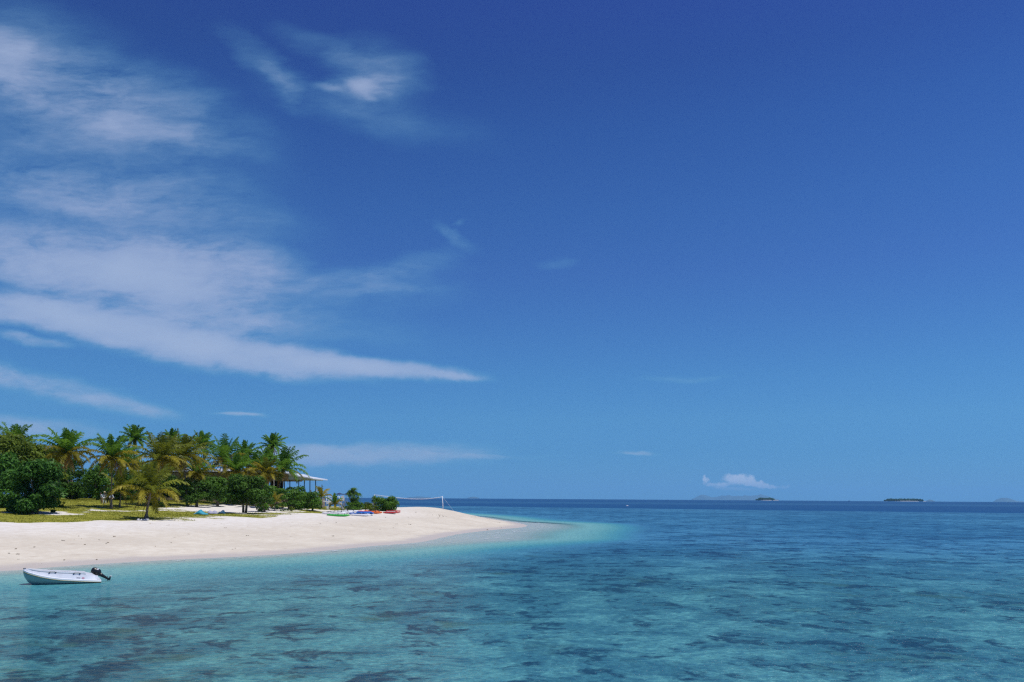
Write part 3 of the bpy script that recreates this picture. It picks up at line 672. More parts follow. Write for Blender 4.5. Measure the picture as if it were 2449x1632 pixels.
for i, (cx, py, wp, hp, mm, lab) in enumerate([
    (621, 1223, 18, 10, L_DARK, 'small dome shaped shrub on the thin turf, left one of the dark pair'),
    (638, 1221, 12, 11, L_DARK, 'small upright shrub on the thin turf, right one of the dark pair'),
    (676, 1223, 22, 22, L_BUSH, 'knee high leafy sapling between the yellow young palm and the low dome shrub'),
    (697, 1223, 20, 11, L_OLIVE, 'low olive shrub at the right end of the thin turf'),
    (728, 1219, 26, 14, L_DARK, 'dark low shrub at the foot of the spreading bush tree'),
    (380, 1213, 28, 15, L_DARK, 'dark shrub on the sand just right of the front palm trunk'),
    (362, 1208, 18, 14, L_BUSH, 'small green shrub behind the front palm trunk'),
    (457, 1198, 22, 14, L_OLIVE, 'light olive shrub at the edge of the open sand track'),
    (128, 1227, 12, 8, L_OLIVE, 'tiny sprig of shrub on the lawn right of the big front tree'),
    (148, 1214, 18, 14, L_OLIVE, 'small shrub at the foot of the first whole palm'),
    (548, 1205, 40, 16, L_OLIVE, 'light green shrub bed behind the grey trunk and the dark umbrella tree'),
    (760, 1212, 22, 8, L_OLIVE, 'flat patch of scrub left of the white signposts')]):
    b = G(cx, py); Y = b.y
    broadleaf('shrub', lab, 'shrub', b, wp * Y / F, hp * Y / F, wp * Y / F, mm, 60 + i, clear=.0, lobes=12, leaf=.10, per=45, trunk_r=.04, group='small shrubs on the turf', flat=.8)

# ---------------------------------------------------------------- coconut palms (crown x, crown y, base x, distance, frond px)
PALMS = [
 (38, 1060, 45, 118, 52, 'green', 'palm rising behind the leftmost trees, only its top fronds showing', {}),
 (160, 1078, 132, 98, 60, 'olive', 'large palm with a shaggy brown skirt right of the big dark front left tree', dict(dry=12, nf=26)),
 (268, 1090, 258, 104, 58, 'olive', 'palm with a hanging dry frond above the people on the lawn', dict(dry=9, nf=24)),
 (322, 1046, 320, 142, 36, 'green', 'tall thin palm, highest of the left half, behind the palm over the people', dict(dry=3)),
 (298, 1108, 312, 136, 46, 'olive', 'palm half hidden between the palm over the people and the tall thin one', dict(dry=5)),
 (411, 1050, 412, 150, 30, 'green', 'tall palm whose head just clears the dense brownish pair of palms', dict(dry=2)),
 (384, 1096, 380, 116, 66, 'gold', 'dense brownish palm with windswept fronds, left one of the middle pair', dict(dry=7, nf=30, wind=.6)),
 (438, 1090, 452, 122, 60, 'gold', 'dense brownish palm with windswept fronds, right one of the middle pair', dict(dry=8, nf=30, wind=.6)),
 (484, 1062, 486, 146, 36, 'green', 'slim tall palm standing alone right of the brownish pair', dict(dry=6)),
 (536, 1098, 536, 136, 60, 'olive', 'broad full palm above the grey trunk and the canvas covers', dict(dry=8, nf=26)),
 (586, 1084, 590, 140, 36, 'green', 'slim bright green palm right of the broad full one', dict(dry=2)),
 (637, 1098, 640, 142, 34, 'green', 'dark low palm head just left of the twin white trunks', dict(dry=1)),
 (652, 1062, 656, 146, 33, 'green', 'tall palm with pale trunk, highest over the pavilion roof', dict(dry=3, bark='pale_bark')),
 (610, 1120, 612, 136, 44, 'olive', 'palm with spreading yellow fronds against the brown roof', dict(dry=3)),
 (565, 1122, 572, 132, 46, 'olive', 'low yellow green palm head hanging over the brown eave band', dict(dry=4)),
 (636, 1128, 640, 128, 40, 'yellow', 'golden low palm head left of the full green corner palm', dict(dry=3)),
 (470, 1128, 462, 132, 46, 'olive', 'low olive palm head drooping before the tan roof, below the slim lone palm', dict(dry=4)),
 (678, 1118, 668, 131, 56, 'green', 'full green palm in front of the pavilion corner, rightmost of the tall ones', dict(dry=5, nf=26)),
]
for i, (cx, cy, bx, Y, fp, st, lab, kw) in enumerate(PALMS):
    c = W(cx, cy + 7, Y); b = behind(bx + (-1) ** i * (i % 3) * 4, Y)
    palm(lab, c, b, fp * Y / F * 1.18, 100 + i * 7, style=st, **kw)
# low young palms
def low_palm(cx, cy, bx, by, fp, st, lab, seed, **kw):
    b = G(bx, by); c = W(cx, cy, b.y)
    palm(lab, c, b, fp * b.y / F, seed, style=st, nuts=False, group='young palms on the sand', **kw)
low_palm(360, 1178, 349, 1242, 88, 'gold', 'young windswept palm with golden fronds standing alone at the sand edge', 201, nf=20, dry=3, trunk_r=.19, wind=.5, up_bias=6)
low_palm(290, 1176, 286, 1213, 62, 'gold', 'small yellowish palm left of the lone front palm', 202, nf=13, dry=1, trunk_r=.12, wind=.4, up_bias=6)
low_palm(657, 1199, 657, 1222, 28, 'yellow', 'waist high orange tinted palm on the turf before the pavilion', 203, nf=10, dry=1, trunk_r=.06, up_bias=4)
low_palm(769, 1190, 769, 1216, 34, 'yellow', 'young bent palm left of the white signposts', 204, nf=10, dry=1, trunk_r=.09, wind=-.3, up_bias=0)
low_palm(801, 1206, 801, 1225, 27, 'olive', 'tiny palm on the sand between the two white signposts', 205, nf=11, dry=0, trunk_r=.07, up_bias=4)
# standing grass on the turf
rng = np.random.default_rng(5); N_ = 150000
gx_ = rng.uniform(-85, -20, N_); gy_ = rng.uniform(55, 145, N_); cvr = grass_cover(gx_, gy_)
k = (rng.random(N_) < cvr * .75) & (cvr > .35); gx_, gy_ = gx_[k], gy_[k]; zz_ = terrain(gx_, gy_); nb_ = len(gx_)
hh = rng.uniform(.03, .10, nb_); a_ = rng.uniform(0, 6.28, nb_); wd = np.stack([np.cos(a_), np.sin(a_), 0 * a_], 1) * rng.uniform(.02, .06, nb_)[:, None]
c0 = np.stack([gx_, gy_, zz_ - .01], 1); tp = c0 + np.stack([rng.normal(0, .03, nb_), rng.normal(0, .03, nb_), hh], 1)
P = np.stack([c0 - wd, c0 + wd, tp + wd * .3, tp - wd * .3], 1)
L_TURF = leafmat('turf_blades', (.165, .185, .018), (.36, .345, .05), .3, .7, .3, .1)
tag(link('grass', quads('grass', P, rng.random(nb_)), L_TURF), 'yellow green turf growing in patches behind the beach', 'grass', kind='stuff')
# ================================================================ PAVILION
def pt(px, py, Y): return W(px, py, Y)
hall = thing('beach_pavilion', 'long open pavilion with brown eave band and white flat roof behind the palms', 'building', (-48, 150, tz(-48, 150)), 0)
HB = Vector(hall.location)
def L_(p): return Vector(p) - HB
def slab(mb, x0, x1, y0, y1, z0, z1, zr0=None, zr1=None):
    """box in place coordinates; zr0/zr1 = bottom/top at the right end"""
    zr0 = z0 if zr0 is None else zr0; zr1 = z1 if zr1 is None else zr1
    v = [L_(p) for p in [(x0, y0, z0), (x1, y0, zr0), (x1, y1, zr0), (x0, y1, z0), (x0, y0, z1), (x1, y0, zr1), (x1, y1, zr1), (x0, y1, z1)]]
    return mb.add(v, [(0, 3, 2, 1), (4, 5, 6, 7), (0, 1, 5, 4), (1, 2, 6, 5), (2, 3, 7, 6), (3, 0, 4, 7)])
def X_(px, Y): return ray(px, CY)[0] * Y
def Z_(py, Y, px=700): return EYE + ray(px, py)[1] * Y
x0, x1 = X_(318, 147), X_(690, 147)
gz0 = 3.4
slab(MB(), x0, X_(754, 150), 145.5, 158, gz0 - 1.2, 4.15).build('deck', M['deck'], hall)
slab(MB(), x0 + 1, X_(642, 152), 151.5, 152.2, 4.15, 7.6).build('wall', M['wall'], hall)
slab(MB(), X_(642, 152), X_(672, 152), 153, 153.4, 4.15, 7.6).build('interior_shade_panel', M['shade_in'], hall)  # dark sheet painted in for the unlit interior, no real wall
slab(MB(), x0 - .6, x1, 146.6, 157, 7.42, 8.85).build('eave_band', M['thatch'], hall, bevel=.12)
rf = slab(MB(), x0 - .9, x1 - 4.5, 146.2, 157.5, 8.9, 9.12); rf = rf.build('roof', M['roof_white'], hall, bevel=.03)
for cxp in (432, 517, 640):
    b = MB(); x = X_(cxp, 147); b.box(L_((x, 151, 9.42)), (2.2, 1.4, .6)); b.build('roof_vent', M['roof_white'], rf, bevel=.05)
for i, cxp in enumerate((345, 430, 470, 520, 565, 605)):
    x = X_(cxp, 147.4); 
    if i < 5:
        w_ = slab(MB(), x + .8, x + 3.0, 151.38, 151.46, 4.6, 7.0).build('opening_shade', M['shade_in'], hall)  # near-black panel standing in for the shade inside
for cxp in (345, 383, 425, 462, 500, 540, 580, 612, 641):
    x = X_(cxp, 147.6); slab(MB(), x - .1, x + .1, 147.5, 147.7, 4.15, 7.42).build('column', M['col_white'], hall)
# the airy end with the raking white roof
Yr = 146
a1, a2 = X_(650, Yr), X_(733, Yr + 9)
zt1, zt2 = Z_(1124.5, Yr, 650), Z_(1134, Yr + 2, 733)
up_ = slab(MB(), a1, a2, Yr, Yr + 11, zt1 - .28, zt1, zt2 - .28, zt2).build('upper_roof', M['roof_white'], hall, bevel=.03)
b1, b2 = X_(690, Yr + .3), X_(780.5, Yr + 11)
zb1, zb2 = Z_(1133.6, Yr, 700), Z_(1144.2, Yr + 2, 780)
lo = slab(MB(), b1, b2, Yr + .3, Yr + 12, zb1 - .26, zb1, zb2 - .22, zb2).build('lower_roof', M['roof_white'], hall, bevel=.03)
# greenish ceiling wedge under the raking roof
mb = MB(); zc = Z_(1147.3, Yr + 1, 714); xr = X_(762, Yr + 7)
v = [(X_(672, Yr), Yr + .9, zc), (xr, Yr + .9, zc), (xr, Yr + .9, zc + .16), (X_(672, Yr), Yr + .9, zb1 + .32)]
v = [L_(p) for p in v] + [L_((p[0], p[1] + 9.5, p[2])) for p in v]
mb.add(v, [(0, 1, 2, 3), (4, 7, 6, 5), (0, 4, 5, 1), (1, 5, 6, 2), (2, 6, 7, 3), (3, 7, 4, 0)]).build('ceiling', M['soffit'], hall)
cols = [(680, 147.2), (693, 147.8), (714.3, 148.4), (727.6, 149.0), (741, 149.6), (754.6, 150.2)]
for px_, Y_ in cols:  # dark tube and white strip paint each column's shaded and sunlit sides
    x = X_(px_, Y_); MB().tube([L_((x, Y_, 4.15)), L_((x, Y_, zc - .02))], .085, 10).build('column', M['col_shaded'], hall, smooth=True)
    slab(MB(), x + .09, x + .26, Y_ + .02, Y_ + .2, 4.15, 5.75).build('lit_side_post', M['col_white'], hall, bevel=.02)
for (xa, xb) in ((cols[0], cols[1]), (cols[1], cols[2])):
    xx0, xx1 = X_(*xa) + .3, X_(*xb) - .1; r = MB()
    slab(r, xx0, xx1, xa[1] - .3, xa[1] - .24, 4.95, 5.03); slab(r, xx0, xx1, xa[1] - .3, xa[1] - .24, 4.3, 4.37)
    n_ = int((xx1 - xx0) / .13)
    for k in range(n_): slab(r, xx0 + k * .13, xx0 + k * .13 + .045, xa[1] - .29, xa[1] - .25, 4.37, 4.95)
    r.build('railing', M['col_white'], hall)
# chairs on the deck
def deck_chair(x, y, z, rz, m, label):
    t = thing('dining_chair', label, 'chair', (x, y, z), rz, 'chairs on the pavilion deck')
    MB().box((0, 0, .44), (.46, .44, .05)).build('seat', m, t, bevel=.01)
    MB().box((0, .21, .74), (.44, .04, .56), Euler((R(-8), 0, 0))).build('backrest', m, t, bevel=.01)
    for sx_ in (-.19, .19):
        for sy_ in (-.18, .18): MB().tube([(sx_ * 1.1, sy_ * 1.1, 0), (sx_, sy_, .43)], .02, 6).build('leg', m, t)
    return t
Yd = 147.2
for px_, y_, rz, mm, lab in ((690, 149.5, .4, M['dark_cloth'], 'black chair on the deck between the two left dark columns'),
                             (699, 149, -.6, M['white'], 'white chair on the deck, left one behind the railing'),
                             (706, 150.4, 2.6, M['dark_cloth'], 'black chair on the deck right of the white one behind the railing'),
                             (722, 149.6, .2, M['white'], 'white chair on the deck between the third and fourth dark columns')):
    deck_chair(X_(px_, y_), y_, 4.15, rz, mm, lab)

# ================================================================ PEOPLE
def skin_body(name, joints, edges, mat_, parent, sub=1):
    """joints: name -> (x,y,z,radius); one continuous surface"""
    names = list(joints); me = bpy.data.meshes.new(name)
    me.from_pydata([joints[k][:3] for k in names], [(names.index(a), names.index(b)) for a, b in edges], [])
    o = bpy.data.objects.new(name, me); COL.objects.link(o)
    sk = o.modifiers.new('s', 'SKIN'); sk.use_smooth_shade = True
    for i, k in enumerate(names):
        r = joints[k][3]; r = r if isinstance(r, tuple) else (r, r)
        me.skin_vertices[0].data[i].radius = r; me.skin_vertices[0].data[i].use_root = (i == 0)
    sb = o.modifiers.new('u', 'SUBSURF'); sb.levels = sb.render_levels = sub
    dg = bpy.context.evaluated_depsgraph_get(); ev = o.evaluated_get(dg)
    m2 = bpy.data.meshes.new_from_object(ev, depsgraph=dg); m2.name = name
    bpy.data.objects.remove(o)
    return link(name, m2, mat_, parent)
def person(label, loc, rz, shirt, pants, hat=None, shorts=False, sleeve=True, pose='stand', h=1.7, group=None):
    t = thing('person', label, 'person', loc, rz, group); s = h / 1.7
    lean = .10 if pose == 'lean' else .02
    J = dict(pelvis=(0, 0, .93, (.15, .11)), waist=(0, -lean * .4, 1.08, (.13, .095)), chest=(0, -lean, 1.30, (.165, .11)), neck=(0, -lean * 1.3, 1.47, .055), jaw=(0, -lean * 1.5 - .02, 1.55, (.07, .08)), skull=(0, -lean * 1.5, 1.63, (.085, .10)),
             ls=(-.17, -lean, 1.40, .055), rs=(.17, -lean, 1.40, .055), lh=(-.10, 0, .88, .09), rh=(.10, 0, .88, .09))
    if pose == 'reach':
        J.update(le=(-.30, -.12, 1.18, .042), lw=(-.42, -.30, .98, .03), lf=(-.46, -.36, .90, .028), re=(.27, -.05, 1.14, .042), rw=(.26, -.22, .95, .03), rf=(.26, -.29, .90, .028))
    else:
        J.update(le=(-.26, .02, 1.13, .042), lw=(-.27, -.08, .90, .03), lf=(-.27, -.11, .80, .028), re=(.26, .02, 1.13, .042), rw=(.27, -.10, .90, .03), rf=(.27, -.13, .80, .028))
    st = .16 if pose != 'stand' else .05
    J.update(lk=(-.12, -st * .5, .50, .062), la=(-.12, st * .5, .09, .04), lt=(-.13, st * .5 - .17, .04, .035), rk=(.12, st * .1, .50, .062), ra=(.13, st, .09, .04), rt=(.14, st - .17, .04, .035))
    J = {k: (v[0] * s, v[1] * s, v[2] * s, v[3]) for k, v in J.items()}
    E = [('pelvis', 'waist'), ('waist', 'chest'), ('chest', 'neck'), ('neck', 'jaw'), ('jaw', 'skull'), ('chest', 'ls'), ('chest', 'rs'), ('ls', 'le'), ('le', 'lw'), ('lw', 'lf'), ('rs', 're'), ('re', 'rw'), ('rw', 'rf'),
         ('pelvis', 'lh'), ('pelvis', 'rh'), ('lh', 'lk'), ('lk', 'la'), ('la', 'lt'), ('rh', 'rk'), ('rk', 'ra'), ('ra', 'rt')]
    skin_body('body', J, E, M['skin'], t)
    g = lambda k, d=.018: (*J[k][:3], tuple(q + d for q in J[k][3]) if isinstance(J[k][3], tuple) else J[k][3] + d)
    K = {k: g(k) for k in ('pelvis', 'waist', 'chest', 'ls', 'rs')}
    K['le'] = g('le'); K['re'] = g('re'); E2 = [('pelvis', 'waist'), ('waist', 'chest'), ('chest', 'ls'), ('chest', 'rs'), ('ls', 'le'), ('rs', 're')]
    if sleeve: K['lw'] = g('lw'); K['rw'] = g('rw'); E2 += [('le', 'lw'), ('re', 'rw')]
    skin_body('shirt', K, E2, shirt, t)
    K = {'pelvis': g('pelvis', .024), 'lh': g('lh', .02), 'rh': g('rh', .02), 'lk': g('lk', .022), 'rk': g('rk', .022)}; E3 = [('pelvis', 'lh'), ('pelvis', 'rh'), ('lh', 'lk'), ('rh', 'rk')]
    if not shorts: K['la'] = g('la', .03); K['ra'] = g('ra', .03); E3 += [('lk', 'la'), ('rk', 'ra')]
    skin_body('shorts' if shorts else 'trousers', K, E3, pants, t)
    sx_, sy_, sz_ = J['skull'][:3]
    if hat:
        MB().loft([[(sx_ + r * math.cos(a), sy_ + r * math.sin(a), sz_ + z_) for a in [k * math.pi / 6 for k in range(12)]] for r, z_ in ((.20, .0), (.21, .015), (.115, .035), (.105, .12), (.05, .14))]).build('hat', hat, t, smooth=True)
    else:
        MB().ball((sx_, sy_ + .02, sz_ + .03), (.10, .11, .10), 6).build('hair', M['hair'], t, smooth=True)
    return t
PG = 'people on the lawn'
def on(px, Y): return behind(px, Y)
person('person on the lawn in a straw hat, pale blue shirt and white trousers', on(250, 112), R(30), M['shirt_blue'], M['shirt_white'], hat=M['straw'], group=PG, h=1.75)
person('person in a grey blue top and khaki trousers left of the hatted one', on(243, 114), R(-40), M['shirt_blue'], M['khaki'], pose='lean', group=PG, h=1.45)
person('person in pale shirt and khaki shorts reaching forward, right of the hatted one', on(266, 112), R(60), M['shirt_blue'], M['khaki'], shorts=True, pose='reach', group=PG, h=1.7)
person('person in black clothes standing between the two in pale shirts', on(259, 114), R(10), M['dark_cloth'], M['dark_cloth'], group=PG, h=1.6)
person('person in white, glimpsed right of the big dark front left tree', on(112, 106), R(20), M['shirt_white'], M['shirt_white'], h=1.65, group=PG)
PD = 'people on the pavilion deck'
person('person in black standing on the pavilion deck before the dark interior panel', (X_(673, 149), 149, 4.15), R(20), M['dark_cloth'], M['dark_cloth'], group=PD)
person('person in white clothes on the deck behind the white railing', (X_(684, 150), 150, 4.15), R(-20), M['shirt_white'], M['shirt_white'], group=PD)
person('person in a white top and black trousers on the deck at the third column', (X_(709, 150.6), 150.6, 4.15), R(0), M['shirt_white'], M['dark_cloth'], group=PD)

# ================================================================ BEACH THINGS
def kayak(name_m, label, cx, cy, length, deg, loc=None, dz=0.0, roll=0.0):
    b = Vector(loc) if loc else G(cx, cy); Lh = length / 2
    t = thing('kayak', label, 'kayak', (b.x, b.y, b.z + dz), R(deg), 'kayaks pulled up on the sand')
    t.rotation_euler.x = roll
    n_ = 18; rings = []; dk = []
    for i in range(n_ + 1):
        s = -1 + 2 * i / n_; w_ = .36 * max(.02, (1 - abs(s) ** 2.6)) ** .75; sh = .10 * s * s * abs(s) ; hb = .30 * (1 - .5 * abs(s) ** 6)
        keel = .0 + .14 * abs(s) ** 4
        ring = []
        for y_, z_ in ((0, keel), (-.55, keel + .03), (-.92, hb * .45 + sh), (-1, hb * .8 + sh), (-.8, hb + sh), (-.35, hb * (.82 if abs(s) < .62 else 1.08) + sh), (0, hb * (.78 if abs(s) < .62 else 1.15) + sh),
                       (.35, hb * (.82 if abs(s) < .62 else 1.08) + sh), (.8, hb + sh), (1, hb * .8 + sh), (.92, hb * .45 + sh), (.55, keel + .03)):
            ring.append((s * Lh, y_ * w_, z_))
        rings.append(ring)
    MB().loft(rings).build('hull', M[name_m], t, smooth=True)
    for sx_ in (-.22 * Lh, .34 * Lh):
        c = MB(); c.loft([[(sx_ + .30 * r * math.cos(a), .17 * r * math.sin(a), z_) for a in [k * math.pi / 7 for k in range(14)]] for r, z_ in ((1.0, .255), (1.05, .285), (.85, .275), (.7, .25))])
        c.build('seat_well', M['seat_dark'], t, smooth=True)
    for sx_ in (-.02 * Lh, .56 * Lh):
        MB().box((sx_, 0, .36), (.05, .36, .22), Euler((0, R(12), 0))).build('backrest', M['seat_dark'] if name_m != 'blue_plastic' else M[name_m], t, bevel=.02)
    return t
kayak('green_plastic', 'bright green kayak lying nearest the water at the left end of the row', 809, 1236, 3.3, 3)
kayak('white_gloss', 'white kayak with its pointed bow sticking out behind the green one', 799, 1231.5, 3.7, -3)
kayak('white_gloss', 'white kayak second behind the green one, bow under the tiny palm', 817, 1229, 3.6, -6)
kayak('white_gloss', 'white kayak third back in the row, left of the blue kayaks', 831, 1227, 3.5, -8)
kayak('white_gloss', 'white kayak farthest back in the row, beneath the right white signpost', 846, 1225.5, 3.4, -4)
kayak('white_gloss', 'white kayak with only its edge showing under the blue stack', 862, 1235, 3.1, 2)
kayak('blue_plastic', 'blue kayak at the left end of the blue stack, reaching towards the green one', 858, 1232.5, 3.0, 176, dz=.02)
for k_, (cx_, lab) in enumerate([(859, 'first'), (868, 'second'), (877, 'third'), (886, 'fourth')]):
    kayak('blue_plastic', f'blue kayak set aslant in the blue stack, {lab} from its left end', cx_, 1232.5, 2.7, 116, dz=.10)
kayak('orange_plastic', 'long orange kayak lying behind the blue stack', 881, 1227, 3.4, -3)
kayak('orange_plastic', 'orange kayak showing its whole bow right of the blue stack', 898, 1229.5, 2.2, -5, dz=.02)
kayak('orange_plastic', 'orange kayak half buried at the foot of the shaggy screw pine', 864, 1224, 2.6, -8, dz=-.12)
# small red catamaran
b = G(937, 1229); cat = thing('catamaran', 'small red catamaran with a white deck, right of the orange kayaks', 'boat', b, R(-2))
for sy_, dx in ((-.75, -.1), (.75, .1)):
    rings = []
    for i in range(13):
        s = -1 + i / 6; w_ = .13 * max(.05, 1 - abs(s) ** 3); rings.append([(s * 1.15 + dx, sy_ + w_ * math.cos(a), .17 + .12 * math.sin(a) + .10 * max(0, s) ** 3) for a in [k * math.pi / 5 for k in range(10)]])
    MB().loft(rings).build('hull', M['red_plastic'], cat, smooth=True)
for sx_ in (-.8, .75): MB().tube([(sx_, -.85, .34), (sx_, .85, .42)], .05, 8).build('crossbeam', M['red_plastic'], cat, smooth=True)
MB().box((0, 0, .33), (1.5, 1.3, .05)).build('deck', M['white'], cat, bevel=.02)
MB().tube([(-1.05, .8, .47), (1.25, .8, .45)], .05, 8).build('rail', M['red_plastic'], cat, smooth=True)

def signpost(cx, base_py, Y, top_py, label, boards):
    b = behind(cx, Y); zt = W(cx, top_py, Y).z
    t = thing('signpost', label, 'signpost', b, 0, 'white signposts by the kayaks')
    MB().box((0, 0, (zt - b.z) / 2), (.17, .17, zt - b.z)).build('post', M['white'], t, bevel=.01)
    for k_, (px_, py_, w_, h_, rot, pnt) in enumerate(boards):
        p = W(px_, py_, Y); x_, z_ = p.x - b.x, p.z - b.z; W2, H2 = 1.25 * w_ * Y / F / 2, 1.45 * h_ * Y / F / 2
        a = .35 * W2 * pnt
        out_ = [(-W2 - (a if pnt < 0 else 0), 0), (-W2, -H2), (W2, -H2), (W2 + (a if pnt > 0 else 0), 0), (W2, H2), (-W2, H2)]
        c_, s_ = math.cos(R(rot)), math.sin(R(rot)); y0_ = -.125 - .012 * k_
        f_ = [(x_ + q[0] * c_ - q[1] * s_, y0_, z_ + q[0] * s_ + q[1] * c_) for q in out_]; bk = [(q[0], q[1] + .03, q[2]) for q in f_]
        MB().add(f_ + bk, [tuple(range(6)), tuple(range(11, 5, -1))] + [(i, i + 6, (i + 1) % 6 + 6, (i + 1) % 6) for i in range(6)]).build('board', M['white'], t)
    return t
signpost(786.5, 1220, 133, 1187, 'white signpost with arrow boards pointing both ways, left one of the pair',
         [(788, 1193.5, 9, 2.2, 0, -1), (778.5, 1199.5, 10, 2, -6, -1), (788, 1200.5, 6, 4, -30, 1), (785.5, 1203.5, 7, 2.2, 8, -1), (785, 1213.5, 6, 3, 0, 1), (784.5, 1217, 5, 3.4, 10, -1)])
signpost(817, 1220, 133, 1190, 'white signpost with a large slanted board at its top, right one of the pair',
         [(815, 1194.5, 6, 2.2, 5, -1), (820.5, 1192.5, 6, 9, 18, 0), (828, 1201, 8, 1.8, 0, 1), (815.5, 1204, 3, 3, 0, 0), (823.5, 1207, 4.6, 5, 20, 0), (814, 1213.3, 5.5, 1.8, -4, -1)])
b = behind(796, 137); fr_ = thing('goal_frame', 'thin pale frame with a white crossbar behind the two signposts', 'frame', b, 0)
for cxp in (780.8, 811.2):
    x = X_(cxp, 137) - b.x; MB().tube([(x, 0, -.1), (x, 0, W(cxp, 1187.3, 137).z - b.z)], .045, 8).build('post', M['roof_white'], fr_, smooth=True)
zc_ = W(796, 1189, 137).z - b.z
MB().tube([(X_(780.8, 137) - b.x, 0, zc_), (X_(811.2, 137) - b.x, 0, zc_)], .055, 8).build('crossbar', M['white'], fr_, smooth=True)
for cxp, py_, lab in ((820.5, 1220.5, 'white oval float propped at the foot of the right signpost, left one of two'), (828.7, 1220, 'white oval float propped right of the other one at the signpost')):
    b = G(cxp, py_); t = thing('float', lab, 'float', b, R(-10), 'white floats by the signpost')
    MB().loft([[((.20 * r) * math.cos(a), y_ + .12 * (.30 + .28 * math.sin(a)), .30 + .30 * r * math.sin(a)) for a in [k * math.pi / 8 for k in range(16)]] for r, y_ in ((.6, -.09), (.95, -.06), (1, 0), (.95, .06), (.6, .09))]).build('body', M['white'], t, smooth=True)
    MB().tube([(-.06, -.08, .62), (-.05, -.03, .68), (.05, -.03, .68), (.06, -.08, .62)], .015, 6).build('handle', M['seat_dark'], t)
# parasols beyond
for cx_, py_, Y_, wd_, lab in ((811.5, 1179, 168, 2.35, 'navy parasol seen over the white crossbar, left one of two'), (830, 1179.3, 172, 2.3, 'navy parasol partly hidden by the screw pine, right one of two')):
    b = behind(cx_, Y_); zt = W(cx_, py_, Y_).z - b.z; t = thing('parasol', lab, 'parasol', b, R(20), 'navy parasols beyond the kayaks')
    MB().tube([(0, 0, 0), (0, 0, zt)], .035, 8).build('pole', M['white'], t, smooth=True)
    rings = []
    for r, z_ in ((.02, 0), (.45, -.20), (1.0, -.36), (1.0, -.40), (.45, -.24), (.02, -.05)):
        rings.append([(wd_ / 2 * r * math.cos(a), wd_ / 2 * r * math.sin(a), zt + z_ + (.05 * r if k % 2 else 0)) for k, a in enumerate([k * math.pi / 8 for k in range(16)])])
    MB().loft(rings).build('canopy', M['navy'], t)
# canvas covered heaps on the turf edge
def heap(label, cx, py, wpx, hpx, m, seed, peak=0.0, deg=0):
    b = G(cx, py); Y = b.y; w_, h_ = wpx * Y / F, hpx * Y / F; t = thing('canvas_cover', label, 'canvas cover', b, R(deg), 'canvas covered heaps')
    rings = []; n_ = 16
    for i in range(n_ + 1):
        s = i / n_; x = (s - .5) * w_; e = max(.03, math.sin(math.pi * min(.985, max(.015, s)))) ** .5
        hh_ = h_ * (e * (.72 + .28 * math.cos(s * 9 + seed)) if not peak else max(.05, (s / peak if s < peak else (1 - s) / (1 - peak)))); dd = .55 * e
        rings.append([(x, -dd * math.cos(a) * (1 + .14 * mnoise.noise(Vector((s * 5, a * 2, seed)))), -.05 + (hh_ + .05) * max(0, math.sin(a)) ** .75 * (1 + .16 * mnoise.noise(Vector((s * 7, a * 3, seed + 9))))) for a in [k * math.pi / 10 for k in range(11)]])
    MB().loft(rings, closed=True).build('cover', m, t, smooth=True)
    MB().tube([(-w_ * .3, -.56, .06), (-w_ * .3, 0, h_ * .8 + .05), (-w_ * .3, .56, .05)], .012, 5).build('tie_rope', M['net'], t)
    return t
heap('bright teal canvas bundle lying on the turf edge, left of the lilac one', 480, 1231, 35, 11, M['teal_fab'], 2)
heap('lilac grey canvas bundle between the teal one and the dark blue one', 508, 1230, 24, 11.5, M['lav_fab'], 5)
heap('dark blue pointed canvas bundle right of the lilac one', 529, 1229, 19, 9.5, M['navy_fab'], 8, peak=.8)
for i, (cx_, py_, r_, lab) in enumerate([(331, 1246, .16, 'leftmost'), (338, 1246.5, .13, 'second from the left'), (344, 1245.5, .12, 'middle'), (350, 1246, .15, 'largest, right of the middle'), (354.5, 1244.5, .11, 'rightmost')]):
    b = G(cx_, py_); o = MB().ball((0, 0, 0), (r_, r_ * .9, r_ * .8), 8, .35, i).build('stone', M['rock'], None, smooth=True); o.location = (b.x, b.y, b.z + r_ * .45)
    tag(o, f'white stone under the lone young palm, {lab} of its row', 'stone', 'white stones at the palm foot')
b = G(574, 1230); t = MB().tube([(-.7, 0, .07), (-.2, .1, .09), (.4, 0, .10), (.9, .15, .06)], [.06, .09, .08, .04], 7).build('driftwood', M['pale_bark'] if 'pale_bark' in M else M['wood'], None, smooth=True); t.location = b
tag(t, 'short pale log on the sand left of the dark umbrella tree trunk', 'driftwood')

# volleyball net
YN = 149; bl, br = behind(893, YN), behind(1060, YN); br = G(1060, 1219, 120, 170)
net = thing('volleyball_net', 'sagging white volleyball net rope between two leaning posts on the point', 'volleyball net', br, 0)
tl, tr_ = W(895.5, 1183.5, bl.y), W(1057.7, 1187, br.y)
MB().tube([Vector((0, 0, -.3)), (tr_ - br) * .5, tr_ - br], [.075, .07, .05], 8).build('post', M['net'], net, smooth=True)
MB().tube([bl - br + Vector((-.25, 0, -.3)), tl - br], [.06, .05], 8).build('post', M['net'], net, smooth=True)
def rope(mb, A, B, sag, r, skew=.15):
    p = []
    for i in range(25):
        s = i / 24; q = A.lerp(B, s); q.z -= sag * 4 * s * (1 - s) * (1 + skew * (s - .5)); p.append(q)
    mb.tube(p, r, 5)
mb = MB(); rope(mb, tl - br, tr_ - br + Vector((0, 0, -.1)), .52, .03, .8); rope(mb, tl - br + Vector((0, 0, -.08)), tr_ - br + Vector((0, 0, -.14)), .56, .025, .8); mb.build('top_rope', M['net'], net, smooth=True)
MB().tube([tr_ - br, Vector((1.9, 1.5, -.45))], .012, 5).build('guy_line', M['net'], net)

